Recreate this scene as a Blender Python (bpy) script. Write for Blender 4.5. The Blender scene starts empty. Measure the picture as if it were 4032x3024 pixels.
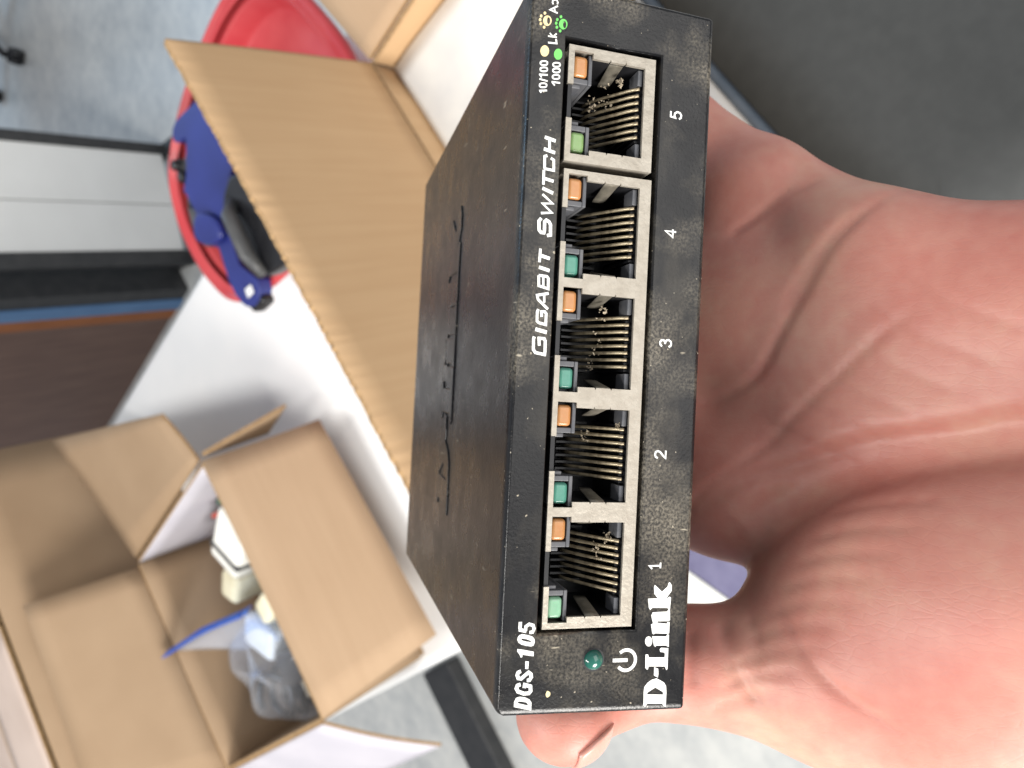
import bpy, bmesh, math, random
import numpy as np
from mathutils import Vector, Matrix
random.seed(7); np.random.seed(7)
scene = bpy.context.scene
col = scene.collection

# ------------------------------------------------------------------ camera
# world: Z up, metres; the phone is held at the origin looking steeply down, turned on its side
cam_data = bpy.data.cameras.new("camera")
cam = bpy.data.objects.new("camera", cam_data)
col.objects.link(cam)
CX = Vector((-0.499495, -0.618943, -0.606147))
CY = Vector((0.839293, -0.519131, -0.161528))
CZ = Vector((-0.214693, -0.589418, 0.778777))
cam.matrix_world = Matrix(((CX.x, CY.x, CZ.x, 0), (CX.y, CY.y, CZ.y, 0), (CX.z, CY.z, CZ.z, 0), (0, 0, 0, 1)))
cam_data.sensor_fit = 'HORIZONTAL'
cam_data.sensor_width = 36.0
cam_data.lens = 25.05
cam_data.clip_start = 0.01
cam_data.clip_end = 60
cam_data.dof.use_dof = True
cam_data.dof.focus_distance = 0.103
cam_data.dof.aperture_fstop = 27.0
scene.camera = cam

# ------------------------------------------------------------------ world, lamps, exposure
world = bpy.data.worlds.new("World")
scene.world = world
world.use_nodes = True
bg = world.node_tree.nodes["Background"]
bg.inputs[0].default_value = (0.86, 0.91, 1.0, 1)
bg.inputs[1].default_value = 0.50

def area(name, loc, target, size, power, color, sy=None):
    d = bpy.data.lights.new(name, 'AREA')
    d.shape = 'RECTANGLE'
    d.size = size
    d.size_y = sy or size
    d.energy = power
    d.color = color
    o = bpy.data.objects.new(name, d)
    col.objects.link(o)
    o.location = loc
    o.rotation_euler = (Vector(target) - Vector(loc)).to_track_quat('-Z', 'Y').to_euler()
    return o
area("camera_side_fill", (-0.6, -2.0, 0.40), (0.2, 0.4, -0.4), 1.8, 26, (1.0, 0.97, 0.93), 1.4)  # soft fill added behind the camera to brighten flap, switch front and hand
area("window_light", (-1.55, -0.08, 0.40), (0.05, 0.35, -0.30), 0.80, 60, (1.0, 0.965, 0.91), 0.7)
area("ceiling_light", (0.20, 0.75, 1.45), (0.25, 0.80, -0.6), 0.22, 33, (1.0, 0.975, 0.94), 1.3)
area("far_blue_fill", (4.6, 3.2, 0.9), (2.4, 2.0, -1.36), 1.2, 26, (0.42, 0.70, 1.0), 1.2)  # cool lamp added out of view to tint the far floor blue

scene.view_settings.view_transform = 'Standard'
scene.view_settings.look = 'None'
scene.view_settings.exposure = -0.15
scene.view_settings.gamma = 1.0
scene.view_settings.use_curve_mapping = False
scene.cycles.use_denoising = True
scene.cycles.max_bounces = 8
scene.cycles.sample_clamp_indirect = 4.0

# ------------------------------------------------------------------ material helpers
def new_mat(name):
    m = bpy.data.materials.new(name)
    m.use_nodes = True
    return m, m.node_tree.nodes, m.node_tree.links, m.node_tree.nodes["Principled BSDF"]

def N(nodes, kind, **kw):
    n = nodes.new(kind)
    for k, v in kw.items():
        setattr(n, k, v)
    return n

def mat(name, color, rough=0.5, color2=None, scale=8.0, detail=5.0, metal=0.0, bump=0.0, bump_scale=200.0,
        stretch=(1, 1, 1), spec=0.5, lo=0.35, hi=0.65, coat=0.0, trans=0.0, rough_var=0.0, sss=0.0, sss_scale=0.002, sss_r=(1, .4, .25)):
    m, nd, lk, p = new_mat(name)
    tc = N(nd, "ShaderNodeTexCoord")
    mp = N(nd, "ShaderNodeMapping")
    mp.inputs["Scale"].default_value = stretch
    lk.new(tc.outputs["Object"], mp.inputs[0])
    p.inputs["Base Color"].default_value = (*color, 1)
    p.inputs["Roughness"].default_value = rough
    p.inputs["Metallic"].default_value = metal
    p.inputs["Specular IOR Level"].default_value = spec
    p.inputs["Coat Weight"].default_value = coat
    p.inputs["Transmission Weight"].default_value = trans
    if sss:
        p.inputs["Subsurface Weight"].default_value = sss
        p.inputs["Subsurface Scale"].default_value = sss_scale
        p.inputs["Subsurface Radius"].default_value = sss_r
    if color2:
        n = N(nd, "ShaderNodeTexNoise")
        n.inputs["Scale"].default_value = scale
        n.inputs["Detail"].default_value = detail
        lk.new(mp.outputs[0], n.inputs["Vector"])
        r = N(nd, "ShaderNodeValToRGB")
        r.color_ramp.elements[0].position = lo
        r.color_ramp.elements[1].position = hi
        r.color_ramp.elements[0].color = (*color, 1)
        r.color_ramp.elements[1].color = (*color2, 1)
        lk.new(n.outputs["Fac"], r.inputs[0])
        lk.new(r.outputs[0], p.inputs["Base Color"])
        if rough_var:
            mr = N(nd, "ShaderNodeMapRange")
            mr.inputs["To Min"].default_value = rough - rough_var
            mr.inputs["To Max"].default_value = rough + rough_var
            lk.new(n.outputs["Fac"], mr.inputs[0])
            lk.new(mr.outputs[0], p.inputs["Roughness"])
    if bump:
        n2 = N(nd, "ShaderNodeTexNoise")
        n2.inputs["Scale"].default_value = bump_scale
        n2.inputs["Detail"].default_value = 4
        lk.new(mp.outputs[0], n2.inputs["Vector"])
        b = N(nd, "ShaderNodeBump")
        b.inputs["Strength"].default_value = bump
        b.inputs["Distance"].default_value = 0.001
        lk.new(n2.outputs["Fac"], b.inputs["Height"])
        lk.new(b.outputs[0], p.inputs["Normal"])
    return m

def black_paint(name):
    """worn black powder coat: fine grain, tan dust in patches, pale specks and short scratches"""
    m, nd, lk, p = new_mat(name)
    tc = N(nd, "ShaderNodeTexCoord")
    geo = tc.outputs["Object"]
    def noise(scale, detail=4, stretch=None, rough=0.6):
        src = geo
        if stretch:
            mp = N(nd, "ShaderNodeMapping")
            mp.inputs["Scale"].default_value = stretch
            lk.new(geo, mp.inputs[0]); src = mp.outputs[0]
        n = N(nd, "ShaderNodeTexNoise")
        n.inputs["Scale"].default_value = scale
        n.inputs["Detail"].default_value = detail
        n.inputs["Roughness"].default_value = rough
        lk.new(src, n.inputs["Vector"])
        return n.outputs["Fac"]
    def rng(v, a, b, lo=0.0, hi=1.0):
        r = N(nd, "ShaderNodeMapRange")
        r.inputs[1].default_value = a; r.inputs[2].default_value = b
        r.inputs[3].default_value = lo; r.inputs[4].default_value = hi
        lk.new(v, r.inputs[0]); return r.outputs[0]
    def math_(op, a, b):
        n = N(nd, "ShaderNodeMath", operation=op)
        for i, v in enumerate((a, b)):
            if isinstance(v, (int, float)): n.inputs[i].default_value = v
            else: lk.new(v, n.inputs[i])
        n.use_clamp = True
        return n.outputs[0]
    patch = rng(noise(62, 3), 0.46, 0.68)
    grain = rng(noise(2400, 3), 0.40, 0.74, 0.10, 1.0)
    dust = math_('MULTIPLY', math_('MULTIPLY', patch, grain), 0.66)
    smear = math_('MULTIPLY', rng(noise(120, 5, (0.45, 1, 1)), 0.50, 0.8), 0.10)
    specks = rng(noise(1500, 1), 0.735, 0.77)
    scr = math_('MULTIPLY', rng(noise(900, 1, (1.0, 0.16, 0.3)), 0.73, 0.77), rng(noise(60, 2), 0.45, 0.6))
    tot = math_('ADD', math_('ADD', dust, smear), math_('MAXIMUM', math_('MULTIPLY', specks, 0.6), math_('MULTIPLY', scr, 0.6)))
    sp = N(nd, "ShaderNodeSeparateXYZ"); lk.new(geo, sp.inputs[0])
    tot = math_('MULTIPLY', tot, rng(sp.outputs[1], 0.001, 0.004, 1.0, 0.16))
    tot = math_('ADD', tot, math_('MULTIPLY', math_('MAXIMUM', specks, scr), 0.45))
    mix = N(nd, "ShaderNodeMix", data_type='RGBA')
    mix.inputs[6].default_value = (0.006, 0.006, 0.0068, 1)
    mix.inputs[7].default_value = (0.34, 0.30, 0.23, 1)
    lk.new(tot, mix.inputs[0])
    lk.new(mix.outputs[2], p.inputs["Base Color"])
    lk.new(rng(noise(160, 4), 0.3, 0.7, 0.23, 0.35), p.inputs["Roughness"])
    bmp = N(nd, "ShaderNodeBump")
    bmp.inputs["Strength"].default_value = 0.22
    bmp.inputs["Distance"].default_value = 0.0002
    lk.new(noise(2200, 2), bmp.inputs["Height"])
    lk.new(bmp.outputs[0], p.inputs["Normal"])
    p.inputs["Specular IOR Level"].default_value = 0.34
    return m

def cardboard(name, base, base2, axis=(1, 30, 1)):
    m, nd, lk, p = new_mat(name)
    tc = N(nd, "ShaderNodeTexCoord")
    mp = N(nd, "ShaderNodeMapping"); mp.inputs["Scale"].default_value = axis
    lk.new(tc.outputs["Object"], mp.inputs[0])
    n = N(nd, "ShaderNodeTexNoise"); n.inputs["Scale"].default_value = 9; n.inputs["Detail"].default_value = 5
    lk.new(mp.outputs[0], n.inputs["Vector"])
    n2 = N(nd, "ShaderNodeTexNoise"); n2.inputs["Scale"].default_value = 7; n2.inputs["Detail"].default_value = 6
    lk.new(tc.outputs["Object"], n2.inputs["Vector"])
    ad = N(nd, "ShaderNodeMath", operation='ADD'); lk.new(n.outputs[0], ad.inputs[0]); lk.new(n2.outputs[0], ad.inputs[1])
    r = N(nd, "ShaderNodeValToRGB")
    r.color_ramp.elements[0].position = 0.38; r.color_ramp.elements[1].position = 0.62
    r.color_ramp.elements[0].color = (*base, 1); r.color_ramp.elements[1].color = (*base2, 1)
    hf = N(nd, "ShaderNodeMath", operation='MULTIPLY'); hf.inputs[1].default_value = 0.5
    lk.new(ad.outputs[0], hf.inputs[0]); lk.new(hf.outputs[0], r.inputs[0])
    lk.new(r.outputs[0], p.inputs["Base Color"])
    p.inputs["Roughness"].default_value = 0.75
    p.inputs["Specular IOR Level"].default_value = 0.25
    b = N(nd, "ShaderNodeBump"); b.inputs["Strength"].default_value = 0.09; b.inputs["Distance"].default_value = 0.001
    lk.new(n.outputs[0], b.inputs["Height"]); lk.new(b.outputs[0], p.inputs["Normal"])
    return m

def skin_mat():
    m, nd, lk, p = new_mat("skin")
    tc = N(nd, "ShaderNodeTexCoord")
    def noise(scale, detail, stretch=None):
        src = tc.outputs["Object"]
        if stretch:
            mp = N(nd, "ShaderNodeMapping"); mp.inputs["Scale"].default_value = stretch
            mp.inputs["Rotation"].default_value = (0.5, 0, 0.15)
            lk.new(src, mp.inputs[0]); src = mp.outputs[0]
        n = N(nd, "ShaderNodeTexNoise"); n.inputs["Scale"].default_value = scale; n.inputs["Detail"].default_value = detail
        lk.new(src, n.inputs["Vector"]); return n.outputs["Fac"]
    r = N(nd, "ShaderNodeValToRGB")
    e = r.color_ramp.elements
    e[0].position = 0.30; e[0].color = (0.52, 0.185, 0.145, 1)
    e[1].position = 0.70; e[1].color = (0.62, 0.345, 0.255, 1)
    mid = r.color_ramp.elements.new(0.5); mid.color = (0.575, 0.255, 0.198, 1)
    ad = N(nd, "ShaderNodeMath", operation='MULTIPLY_ADD')
    lk.new(noise(38, 4), ad.inputs[0]); ad.inputs[1].default_value = 0.72
    ml = N(nd, "ShaderNodeMath", operation='MULTIPLY'); lk.new(noise(330, 5), ml.inputs[0]); ml.inputs[1].default_value = 0.28
    lk.new(ml.outputs[0], ad.inputs[2])
    lk.new(ad.outputs[0], r.inputs[0])
    lk.new(r.outputs[0], p.inputs["Base Color"])
    p.inputs["Roughness"].default_value = 0.47
    p.inputs["Specular IOR Level"].default_value = 0.4
    p.inputs["Subsurface Weight"].default_value = 0.22
    p.inputs["Subsurface Scale"].default_value = 0.0035
    p.inputs["Subsurface Radius"].default_value = (1.0, 0.35, 0.2)
    # fine print ridges and flexure lines
    v = N(nd, "ShaderNodeTexVoronoi"); v.feature = 'DISTANCE_TO_EDGE'; v.inputs["Scale"].default_value = 900
    mp = N(nd, "ShaderNodeMapping"); mp.inputs["Scale"].default_value = (1.0, 0.45, 0.6); mp.inputs["Rotation"].default_value = (0.5, 0.2, 0.5)
    lk.new(tc.outputs["Object"], mp.inputs[0]); lk.new(mp.outputs[0], v.inputs["Vector"])
    mr = N(nd, "ShaderNodeMapRange"); mr.inputs[1].default_value = 0.0; mr.inputs[2].default_value = 0.12
    lk.new(v.outputs["Distance"], mr.inputs[0])
    w = N(nd, "ShaderNodeTexWave"); w.inputs["Scale"].default_value = 320; w.inputs["Distortion"].default_value = 5; w.inputs["Detail"].default_value = 2
    w.inputs["Detail Scale"].default_value = 0.15
    lk.new(tc.outputs["Object"], w.inputs["Vector"])
    s = N(nd, "ShaderNodeMath", operation='MULTIPLY_ADD'); lk.new(mr.outputs[0], s.inputs[0]); s.inputs[1].default_value = 0.8
    wm = N(nd, "ShaderNodeMath", operation='MULTIPLY'); lk.new(w.outputs["Fac"], wm.inputs[0]); wm.inputs[1].default_value = 0.25
    lk.new(wm.outputs[0], s.inputs[2])
    b = N(nd, "ShaderNodeBump"); b.inputs["Strength"].default_value = 0.15; b.inputs["Distance"].default_value = 0.0001
    lk.new(s.outputs[0], b.inputs["Height"]); lk.new(b.outputs[0], p.inputs["Normal"])
    return m

M = {}
M['black'] = black_paint("black_powder_coat")
M['shield'] = mat("nickel_shield", (0.36, 0.325, 0.27), 0.5, (0.43, 0.395, 0.335), 500, 5, metal=0.5, bump=0.15, bump_scale=1800)
M['cavity'] = mat("black_nylon", (0.006, 0.006, 0.007), 0.45, (0.012, 0.012, 0.014), 300)
M['housing'] = mat("grey_nylon", (0.075, 0.078, 0.088), 0.5, (0.125, 0.125, 0.13), 420, 5)
M['gold'] = mat("gold_contact", (0.50, 0.42, 0.28), 0.40, (0.20, 0.155, 0.10), 700, 4, metal=0.6, lo=0.45, hi=0.7)
M['print'] = mat("white_print", (0.86, 0.87, 0.84), 0.6, (0.70, 0.69, 0.62), 900, 5, lo=0.5, hi=0.75)
M['yellow'] = mat("yellow_print", (0.80, 0.66, 0.36), 0.6, (0.62, 0.48, 0.24), 1500, 3, lo=0.55, hi=0.7)
M['green'] = mat("green_print", (0.16, 0.58, 0.13), 0.6, (0.10, 0.42, 0.09), 1500, 3, lo=0.55, hi=0.7)
M['led_o'] = mat("amber_lens", (0.40, 0.175, 0.06), 0.25, (0.48, 0.25, 0.10), 260, sss=0.12, sss_scale=0.001)
M['led_t'] = mat("teal_lens", (0.055, 0.21, 0.155), 0.25, (0.10, 0.29, 0.22), 260, sss=0.12, sss_scale=0.001, sss_r=(.3, 1, .7))
M['led_p'] = mat("pale_green_lens", (0.20, 0.40, 0.26), 0.25, (0.30, 0.50, 0.34), 260, sss=0.3, sss_scale=0.001, sss_r=(.4, 1, .6))
M['led_y'] = mat("grass_green_lens", (0.17, 0.28, 0.10), 0.25, (0.23, 0.36, 0.15), 260, sss=0.3, sss_scale=0.001, sss_r=(.4, 1, .3))
M['led_d'] = mat("dark_green_lens", (0.010, 0.085, 0.065), 0.15, (0.02, 0.12, 0.09), 200, spec=0.7)
M['tab'] = mat("tarnished_tab", (0.16, 0.145, 0.115), 0.5, (0.26, 0.235, 0.19), 700, 5, metal=0.5)
M['dust'] = mat("socket_lint", (0.30, 0.25, 0.18), 0.9, (0.45, 0.38, 0.28), 900)
M['skin'] = skin_mat()
M['nail'] = mat("nail", (0.60, 0.315, 0.255), 0.35, (0.64, 0.37, 0.30), 160, sss=0.2, sss_scale=0.002)
M['card'] = cardboard("kraft_board", (0.475, 0.31, 0.17), (0.515, 0.345, 0.195), (22, 1, 1))
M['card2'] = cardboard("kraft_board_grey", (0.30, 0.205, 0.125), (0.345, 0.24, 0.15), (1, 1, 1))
M['card3'] = cardboard("kraft_board_pale", (0.39, 0.268, 0.168), (0.42, 0.292, 0.186), (1, 18, 1))
M['pinkish'] = mat("faded_board", (0.46, 0.365, 0.31), 0.75, (0.52, 0.42, 0.36), 12, 5)
M['edge'] = mat("board_edge", (0.27, 0.165, 0.075), 0.85, (0.42, 0.27, 0.13), 320, 4)
M['liner'] = mat("white_liner", (0.46, 0.445, 0.49), 0.7, (0.52, 0.50, 0.54), 12, 5)
M['table'] = mat("white_plastic", (0.84, 0.845, 0.84), 0.38, (0.87, 0.87, 0.86), 14, 4, bump=0.05, bump_scale=500)
M['dark_metal'] = mat("charcoal_steel", (0.03, 0.031, 0.033), 0.5, (0.045, 0.045, 0.046), 30, 4)
def floor_mat():
    m, nd, lk, p = new_mat("polished_concrete")
    tc = N(nd, "ShaderNodeTexCoord")
    n = N(nd, "ShaderNodeTexNoise"); n.inputs["Scale"].default_value = 6; n.inputs["Detail"].default_value = 8; n.inputs["Roughness"].default_value = 0.65
    n2 = N(nd, "ShaderNodeTexNoise"); n2.inputs["Scale"].default_value = 26; n2.inputs["Detail"].default_value = 5
    lk.new(tc.outputs["Object"], n.inputs["Vector"]); lk.new(tc.outputs["Object"], n2.inputs["Vector"])
    ad = N(nd, "ShaderNodeMath", operation='MULTIPLY_ADD'); lk.new(n.outputs[0], ad.inputs[0]); ad.inputs[1].default_value = 0.6
    ml = N(nd, "ShaderNodeMath", operation='MULTIPLY'); lk.new(n2.outputs[0], ml.inputs[0]); ml.inputs[1].default_value = 0.4
    lk.new(ml.outputs[0], ad.inputs[2])
    r = N(nd, "ShaderNodeValToRGB")
    e = r.color_ramp.elements
    e[0].position = 0.36; e[0].color = (0.50, 0.515, 0.51, 1)
    e[1].position = 0.62; e[1].color = (0.70, 0.70, 0.665, 1)
    lk.new(ad.outputs[0], r.inputs[0]); lk.new(r.outputs[0], p.inputs["Base Color"])
    p.inputs["Roughness"].default_value = 0.33
    return m
M['floor'] = floor_mat()
M['red'] = mat("red_plastic", (0.50, 0.045, 0.055), 0.35, (0.56, 0.075, 0.08), 20, 4)
M['blue'] = mat("blue_plastic", (0.016, 0.024, 0.155), 0.4, (0.022, 0.034, 0.21), 14, 4)
M['grey_plastic'] = mat("grey_plastic", (0.055, 0.058, 0.06), 0.45, (0.08, 0.08, 0.08), 60, 3)
M['black_plastic'] = mat("black_plastic", (0.009, 0.009, 0.011), 0.3, (0.016, 0.016, 0.018), 60, 3)
M['brown'] = mat("dark_walnut", (0.125, 0.068, 0.05), 0.5, (0.165, 0.095, 0.07), 6, 6, stretch=(8, 8, 1))
M['orange'] = mat("orange_wood", (0.27, 0.085, 0.02), 0.5, (0.33, 0.11, 0.03), 8, 5, stretch=(6, 6, 1))
M['bluestrip'] = mat("blue_trim", (0.09, 0.19, 0.36), 0.5, (0.11, 0.22, 0.40), 10, 3)
M['panel'] = mat("white_laminate", (0.78, 0.78, 0.76), 0.55, (0.81, 0.81, 0.79), 9, 5)
M['cream'] = mat("cream_plastic", (0.74, 0.68, 0.47), 0.4, (0.80, 0.75, 0.56), 40, 3)
M['white_plastic'] = mat("bright_white_plastic", (0.82, 0.82, 0.76), 0.35, (0.85, 0.85, 0.80), 40, 3)
M['zip'] = mat("blue_zip", (0.03, 0.09, 0.42), 0.35, (0.05, 0.14, 0.5), 60, 3)
M['slab'] = mat("dark_grey_plastic", (0.030, 0.033, 0.033), 0.65, (0.036, 0.039, 0.039), 90, 4, bump=0.1, bump_scale=900)
M['slab_rim'] = mat("blue_grey_rim", (0.10, 0.13, 0.17), 0.45, (0.13, 0.16, 0.20), 50, 3)
M['lilac'] = mat("lilac_side_shade", (0.15, 0.14, 0.24), 0.5, (0.19, 0.18, 0.29), 30, 4)  # lilac colour stands in for shade on the white tub's side
M['paper'] = mat("packing_paper", (0.74, 0.73, 0.69), 0.75, (0.58, 0.58, 0.58), 16, 6, bump=0.3, bump_scale=30, lo=0.4, hi=0.7)
def bag_mat():
    m, nd, lk, p = new_mat("clear_bag")
    p.inputs["Base Color"].default_value = (0.86, 0.88, 0.92, 1)
    p.inputs["Roughness"].default_value = 0.12
    tr = N(nd, "ShaderNodeBsdfTransparent"); tr.inputs[0].default_value = (0.86, 0.91, 1.0, 1)
    mx = N(nd, "ShaderNodeMixShader")
    lw = N(nd, "ShaderNodeLayerWeight"); lw.inputs[0].default_value = 0.35
    n = N(nd, "ShaderNodeTexNoise"); n.inputs["Scale"].default_value = 28; n.inputs["Detail"].default_value = 4
    tc = N(nd, "ShaderNodeTexCoord"); lk.new(tc.outputs["Object"], n.inputs["Vector"])
    b = N(nd, "ShaderNodeBump"); b.inputs["Strength"].default_value = 0.6; b.inputs["Distance"].default_value = 0.004
    lk.new(n.outputs[0], b.inputs["Height"]); lk.new(b.outputs[0], p.inputs["Normal"])
    mr = N(nd, "ShaderNodeMapRange"); mr.inputs[3].default_value = 0.06; mr.inputs[4].default_value = 0.36
    lk.new(lw.outputs["Facing"], mr.inputs[0]); lk.new(mr.outputs[0], mx.inputs[0])
    lk.new(tr.outputs[0], mx.inputs[1]); lk.new(p.outputs[0], mx.inputs[2])
    lk.new(mx.outputs[0], nd["Material Output"].inputs[0])
    return m
M['bag'] = bag_mat()

# ------------------------------------------------------------------ mesh helpers
def link(name, me, m, parent=None, smooth=False):
    o = bpy.data.objects.new(name, me)
    col.objects.link(o)
    for mm_ in (m if isinstance(m, (list, tuple)) else [m]):
        me.materials.append(mm_)
    if parent:
        o.parent = parent
    if smooth:
        me.polygons.foreach_set("use_smooth", [True] * len(me.polygons))
    return o

def pydata(name, v, f, m, parent=None, smooth=False):
    me = bpy.data.meshes.new(name)
    me.from_pydata([tuple(p) for p in v], [], f)
    me.update()
    return link(name, me, m, parent, smooth)

def thing(name, label, cat, mw=None, loc=(0, 0, 0), rz=0.0, group=None):
    o = bpy.data.objects.new(name, None)
    o.empty_display_size = 0.02
    col.objects.link(o)
    if mw is not None: o.matrix_world = mw
    else:
        o.location = loc; o.rotation_euler = (0, 0, rz)
    tag(o, label, cat, group)
    return o

def tag(o, label, cat=None, group=None):
    o["label"] = label
    if cat: o["category"] = cat
    if group: o["group"] = group
    return o

BOX_F = [(0, 3, 2, 1), (4, 5, 6, 7), (0, 1, 5, 4), (1, 2, 6, 5), (2, 3, 7, 6), (3, 0, 4, 7)]
class MB:
    """collects boxes and tubes into one mesh"""
    def __init__(s, k=1.0): s.v = []; s.f = []; s.k = k
    def box(s, x0, x1, y0, y1, z0, z1):
        i = len(s.v)
        s.v += [(x0, y0, z0), (x1, y0, z0), (x1, y1, z0), (x0, y1, z0), (x0, y0, z1), (x1, y0, z1), (x1, y1, z1), (x0, y1, z1)]
        s.f += [tuple(i + a for a in q) for q in BOX_F]; return s
    def tube(s, pts, r, n=8, caps=True):
        pts = [Vector(p) for p in pts]
        rs = r if isinstance(r, (list, tuple)) else [r] * len(pts)
        i0 = len(s.v); up = None
        for k, p in enumerate(pts):
            t = (pts[min(k + 1, len(pts) - 1)] - pts[max(k - 1, 0)]).normalized()
            if up is None:
                up = t.orthogonal().normalized()
            up = (up - t * up.dot(t)).normalized()
            sd = t.cross(up)
            for a in range(n):
                an = 2 * math.pi * a / n
                s.v.append(tuple(p + (up * math.cos(an) + sd * math.sin(an)) * rs[k]))
        for k in range(len(pts) - 1):
            for a in range(n):
                b = (a + 1) % n
                s.f.append((i0 + k * n + a, i0 + k * n + b, i0 + (k + 1) * n + b, i0 + (k + 1) * n + a))
        if caps:
            s.f.append(tuple(i0 + a for a in range(n))[::-1])
            s.f.append(tuple(i0 + (len(pts) - 1) * n + a for a in range(n)))
        return s
    def build(s, name, m, parent=None, smooth=False, bevel=0.0, seg=2):
        v = [(a * s.k, b * s.k, c * s.k) for a, b, c in s.v]
        o = pydata(name, v, s.f, m, parent, smooth)
        if bevel:
            add_bevel(o, bevel * s.k, seg)
        return o

def add_bevel(o, w, seg=2):
    b = o.modifiers.new("bevel", 'BEVEL'); b.width = w; b.segments = seg; b.limit_method = 'ANGLE'; b.angle_limit = math.radians(40)
    o.data.polygons.foreach_set("use_smooth", [True] * len(o.data.polygons))
    w = o.modifiers.new("wn", 'WEIGHTED_NORMAL')
    return o

def fill2d(loops, extrude, bevel=0.0):
    """filled outline with holes -> (verts, faces); x,y in the plane, z the extrusion"""
    cu = bpy.data.curves.new("tmp", 'CURVE'); cu.dimensions = '2D'; cu.fill_mode = 'BOTH'
    cu.extrude = extrude / 2; cu.bevel_depth = bevel; cu.bevel_resolution = 1
    for lp in loops:
        s = cu.splines.new('POLY'); s.points.add(len(lp) - 1)
        for p, q in zip(s.points, lp): p.co = (q[0], q[1], 0, 1)
        s.use_cyclic_u = True
    o = bpy.data.objects.new("tmp", cu); col.objects.link(o)
    bpy.context.view_layer.update()
    me = o.to_mesh()
    v = [tuple(x.co) for x in me.vertices]; f = [tuple(p.vertices) for p in me.polygons]
    o.to_mesh_clear(); bpy.data.objects.remove(o); bpy.data.curves.remove(cu)
    return v, f

def ribbon(pts, w):
    pts = [Vector(p) for p in pts]
    v = []; n = len(pts); closed = (pts[0] - pts[-2]).length < 1e-6 if n > 3 else False
    for i, p in enumerate(pts):
        a = pts[max(i - 1, 0)]; b = pts[min(i + 1, n - 1)]
        d1 = (p - a).normalized() if i else (b - p).normalized()
        d2 = (b - p).normalized() if i < n - 1 else d1
        t = (d1 + d2)
        t = t.normalized() if t.length > 1e-6 else d1
        nn = Vector((-t.y, t.x)); c = max(0.55, nn.dot(Vector((-d1.y, d1.x))))
        off = nn * (w / 2 / c)
        v += [p + off, p - off]
    f = [(2 * i, 2 * i + 1, 2 * i + 3, 2 * i + 2) for i in range(n - 1)]
    return v, f

def panel(name, q, th, m, parent=None, nu=10, nv=6, bow=0.0, jit=None, seed=1, edge=True):
    """a board of real thickness between four corners q00,q10,q11,q01; bow = slight curl; jit=(side, amount) ragged edge"""
    rnd = random.Random(seed)
    q = [Vector(p) for p in q]
    nrm = (q[1] - q[0]).cross(q[3] - q[0]).normalized()
    V = []
    jt = [rnd.uniform(-1, 1) for _ in range(nu + 1)]
    for j in range(nv + 1):
        t = j / nv
        for i in range(nu + 1):
            s = i / nu
            p = (q[0] * (1 - s) + q[1] * s) * (1 - t) + (q[3] * (1 - s) + q[2] * s) * t
            p = p + nrm * (bow * math.sin(math.pi * s) * t + bow * 0.4 * math.sin(math.pi * t))
            if jit and ((jit[0] == 'v1' and j == nv)):
                p = p + (q[3] - q[0]).normalized() * jt[i] * jit[1]
            V.append(p)
    n = len(V)
    verts = [p + nrm * th / 2 for p in V] + [p - nrm * th / 2 for p in V]
    F = []; mi = []
    W = nu + 1
    for j in range(nv):
        for i in range(nu):
            a = j * W + i
            F.append((a, a + 1, a + W + 1, a + W)); mi.append(0)
            F.append((n + a, n + a + W, n + a + W + 1, n + a + 1)); mi.append(0)
    for i in range(nu):
        F.append((i, n + i, n + i + 1, i + 1)); b = nv * W + i
        F.append((b, b + 1, n + b + 1, n + b)); mi += [1, 1]
    for j in range(nv):
        a = j * W; F.append((a, a + W, n + a + W, n + a)); b = a + nu
        F.append((b, n + b, n + b + W, b + W)); mi += [1, 1]
    o = pydata(name, verts, F, [m, M['edge'] if edge else m], parent)
    o.data.polygons.foreach_set("material_index", mi)
    o.data.polygons.foreach_set("use_smooth", [x == 0 for x in mi])
    return o

def catmull(pts, per=6, closed=True):
    P = [Vector(p) for p in pts]; n = len(P); out = []
    for i in range(n if closed else n - 1):
        p0, p1, p2, p3 = P[(i - 1) % n] if closed or i else P[0], P[i], P[(i + 1) % n], P[(i + 2) % n] if closed or i < n - 2 else P[-1]
        for k in range(per):
            t = k / per
            out.append(0.5 * ((2 * p1) + (p2 - p0) * t + (2 * p0 - 5 * p1 + 4 * p2 - p3) * t * t + (3 * p1 - p0 - 3 * p2 + p3) * t ** 3))
    if not closed: out.append(P[-1])
    return out

# ------------------------------------------------------------------ the setting
FLOOR = -1.36
TAB = -0.62
fo = pydata("floor", [(-6, -5, FLOOR), (9, -5, FLOOR), (9, 12, FLOOR), (-6, 12, FLOOR)], [(0, 1, 2, 3)], M['floor'])
fo["kind"] = "structure"; fo["label"] = "pale mottled polished concrete floor"
# ------------------------------------------------------------------ white folding table
tb = thing("folding_table", "long white plastic folding table under the cardboard boxes", "table", loc=(0.295, 0.6, FLOOR))
def at(o, *p): return tuple(Vector(p) - Vector(o.location))
x0, x1, y0, y1 = -0.06, 0.652, -0.45, 1.62
top = MB().box(*[a - b for a, b in zip((x0, x1), (0.295, 0.295))], y0 - 0.6, y1 - 0.6, TAB - 0.042 - FLOOR, TAB - FLOOR).build("table_top", M['table'], tb, bevel=0.016, seg=4)
for yy in (-0.25, 1.42):
    yy -= 0.6
    MB().tube([(-0.25, yy, 0), (-0.25, yy, TAB - FLOOR - 0.043)], 0.014).tube([(0.25, yy, 0), (0.25, yy, TAB - FLOOR - 0.043)], 0.014).tube([(-0.25, yy, 0.25), (0.25, yy, 0.25)], 0.011).build("leg", M['dark_metal'], tb, smooth=True)

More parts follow.
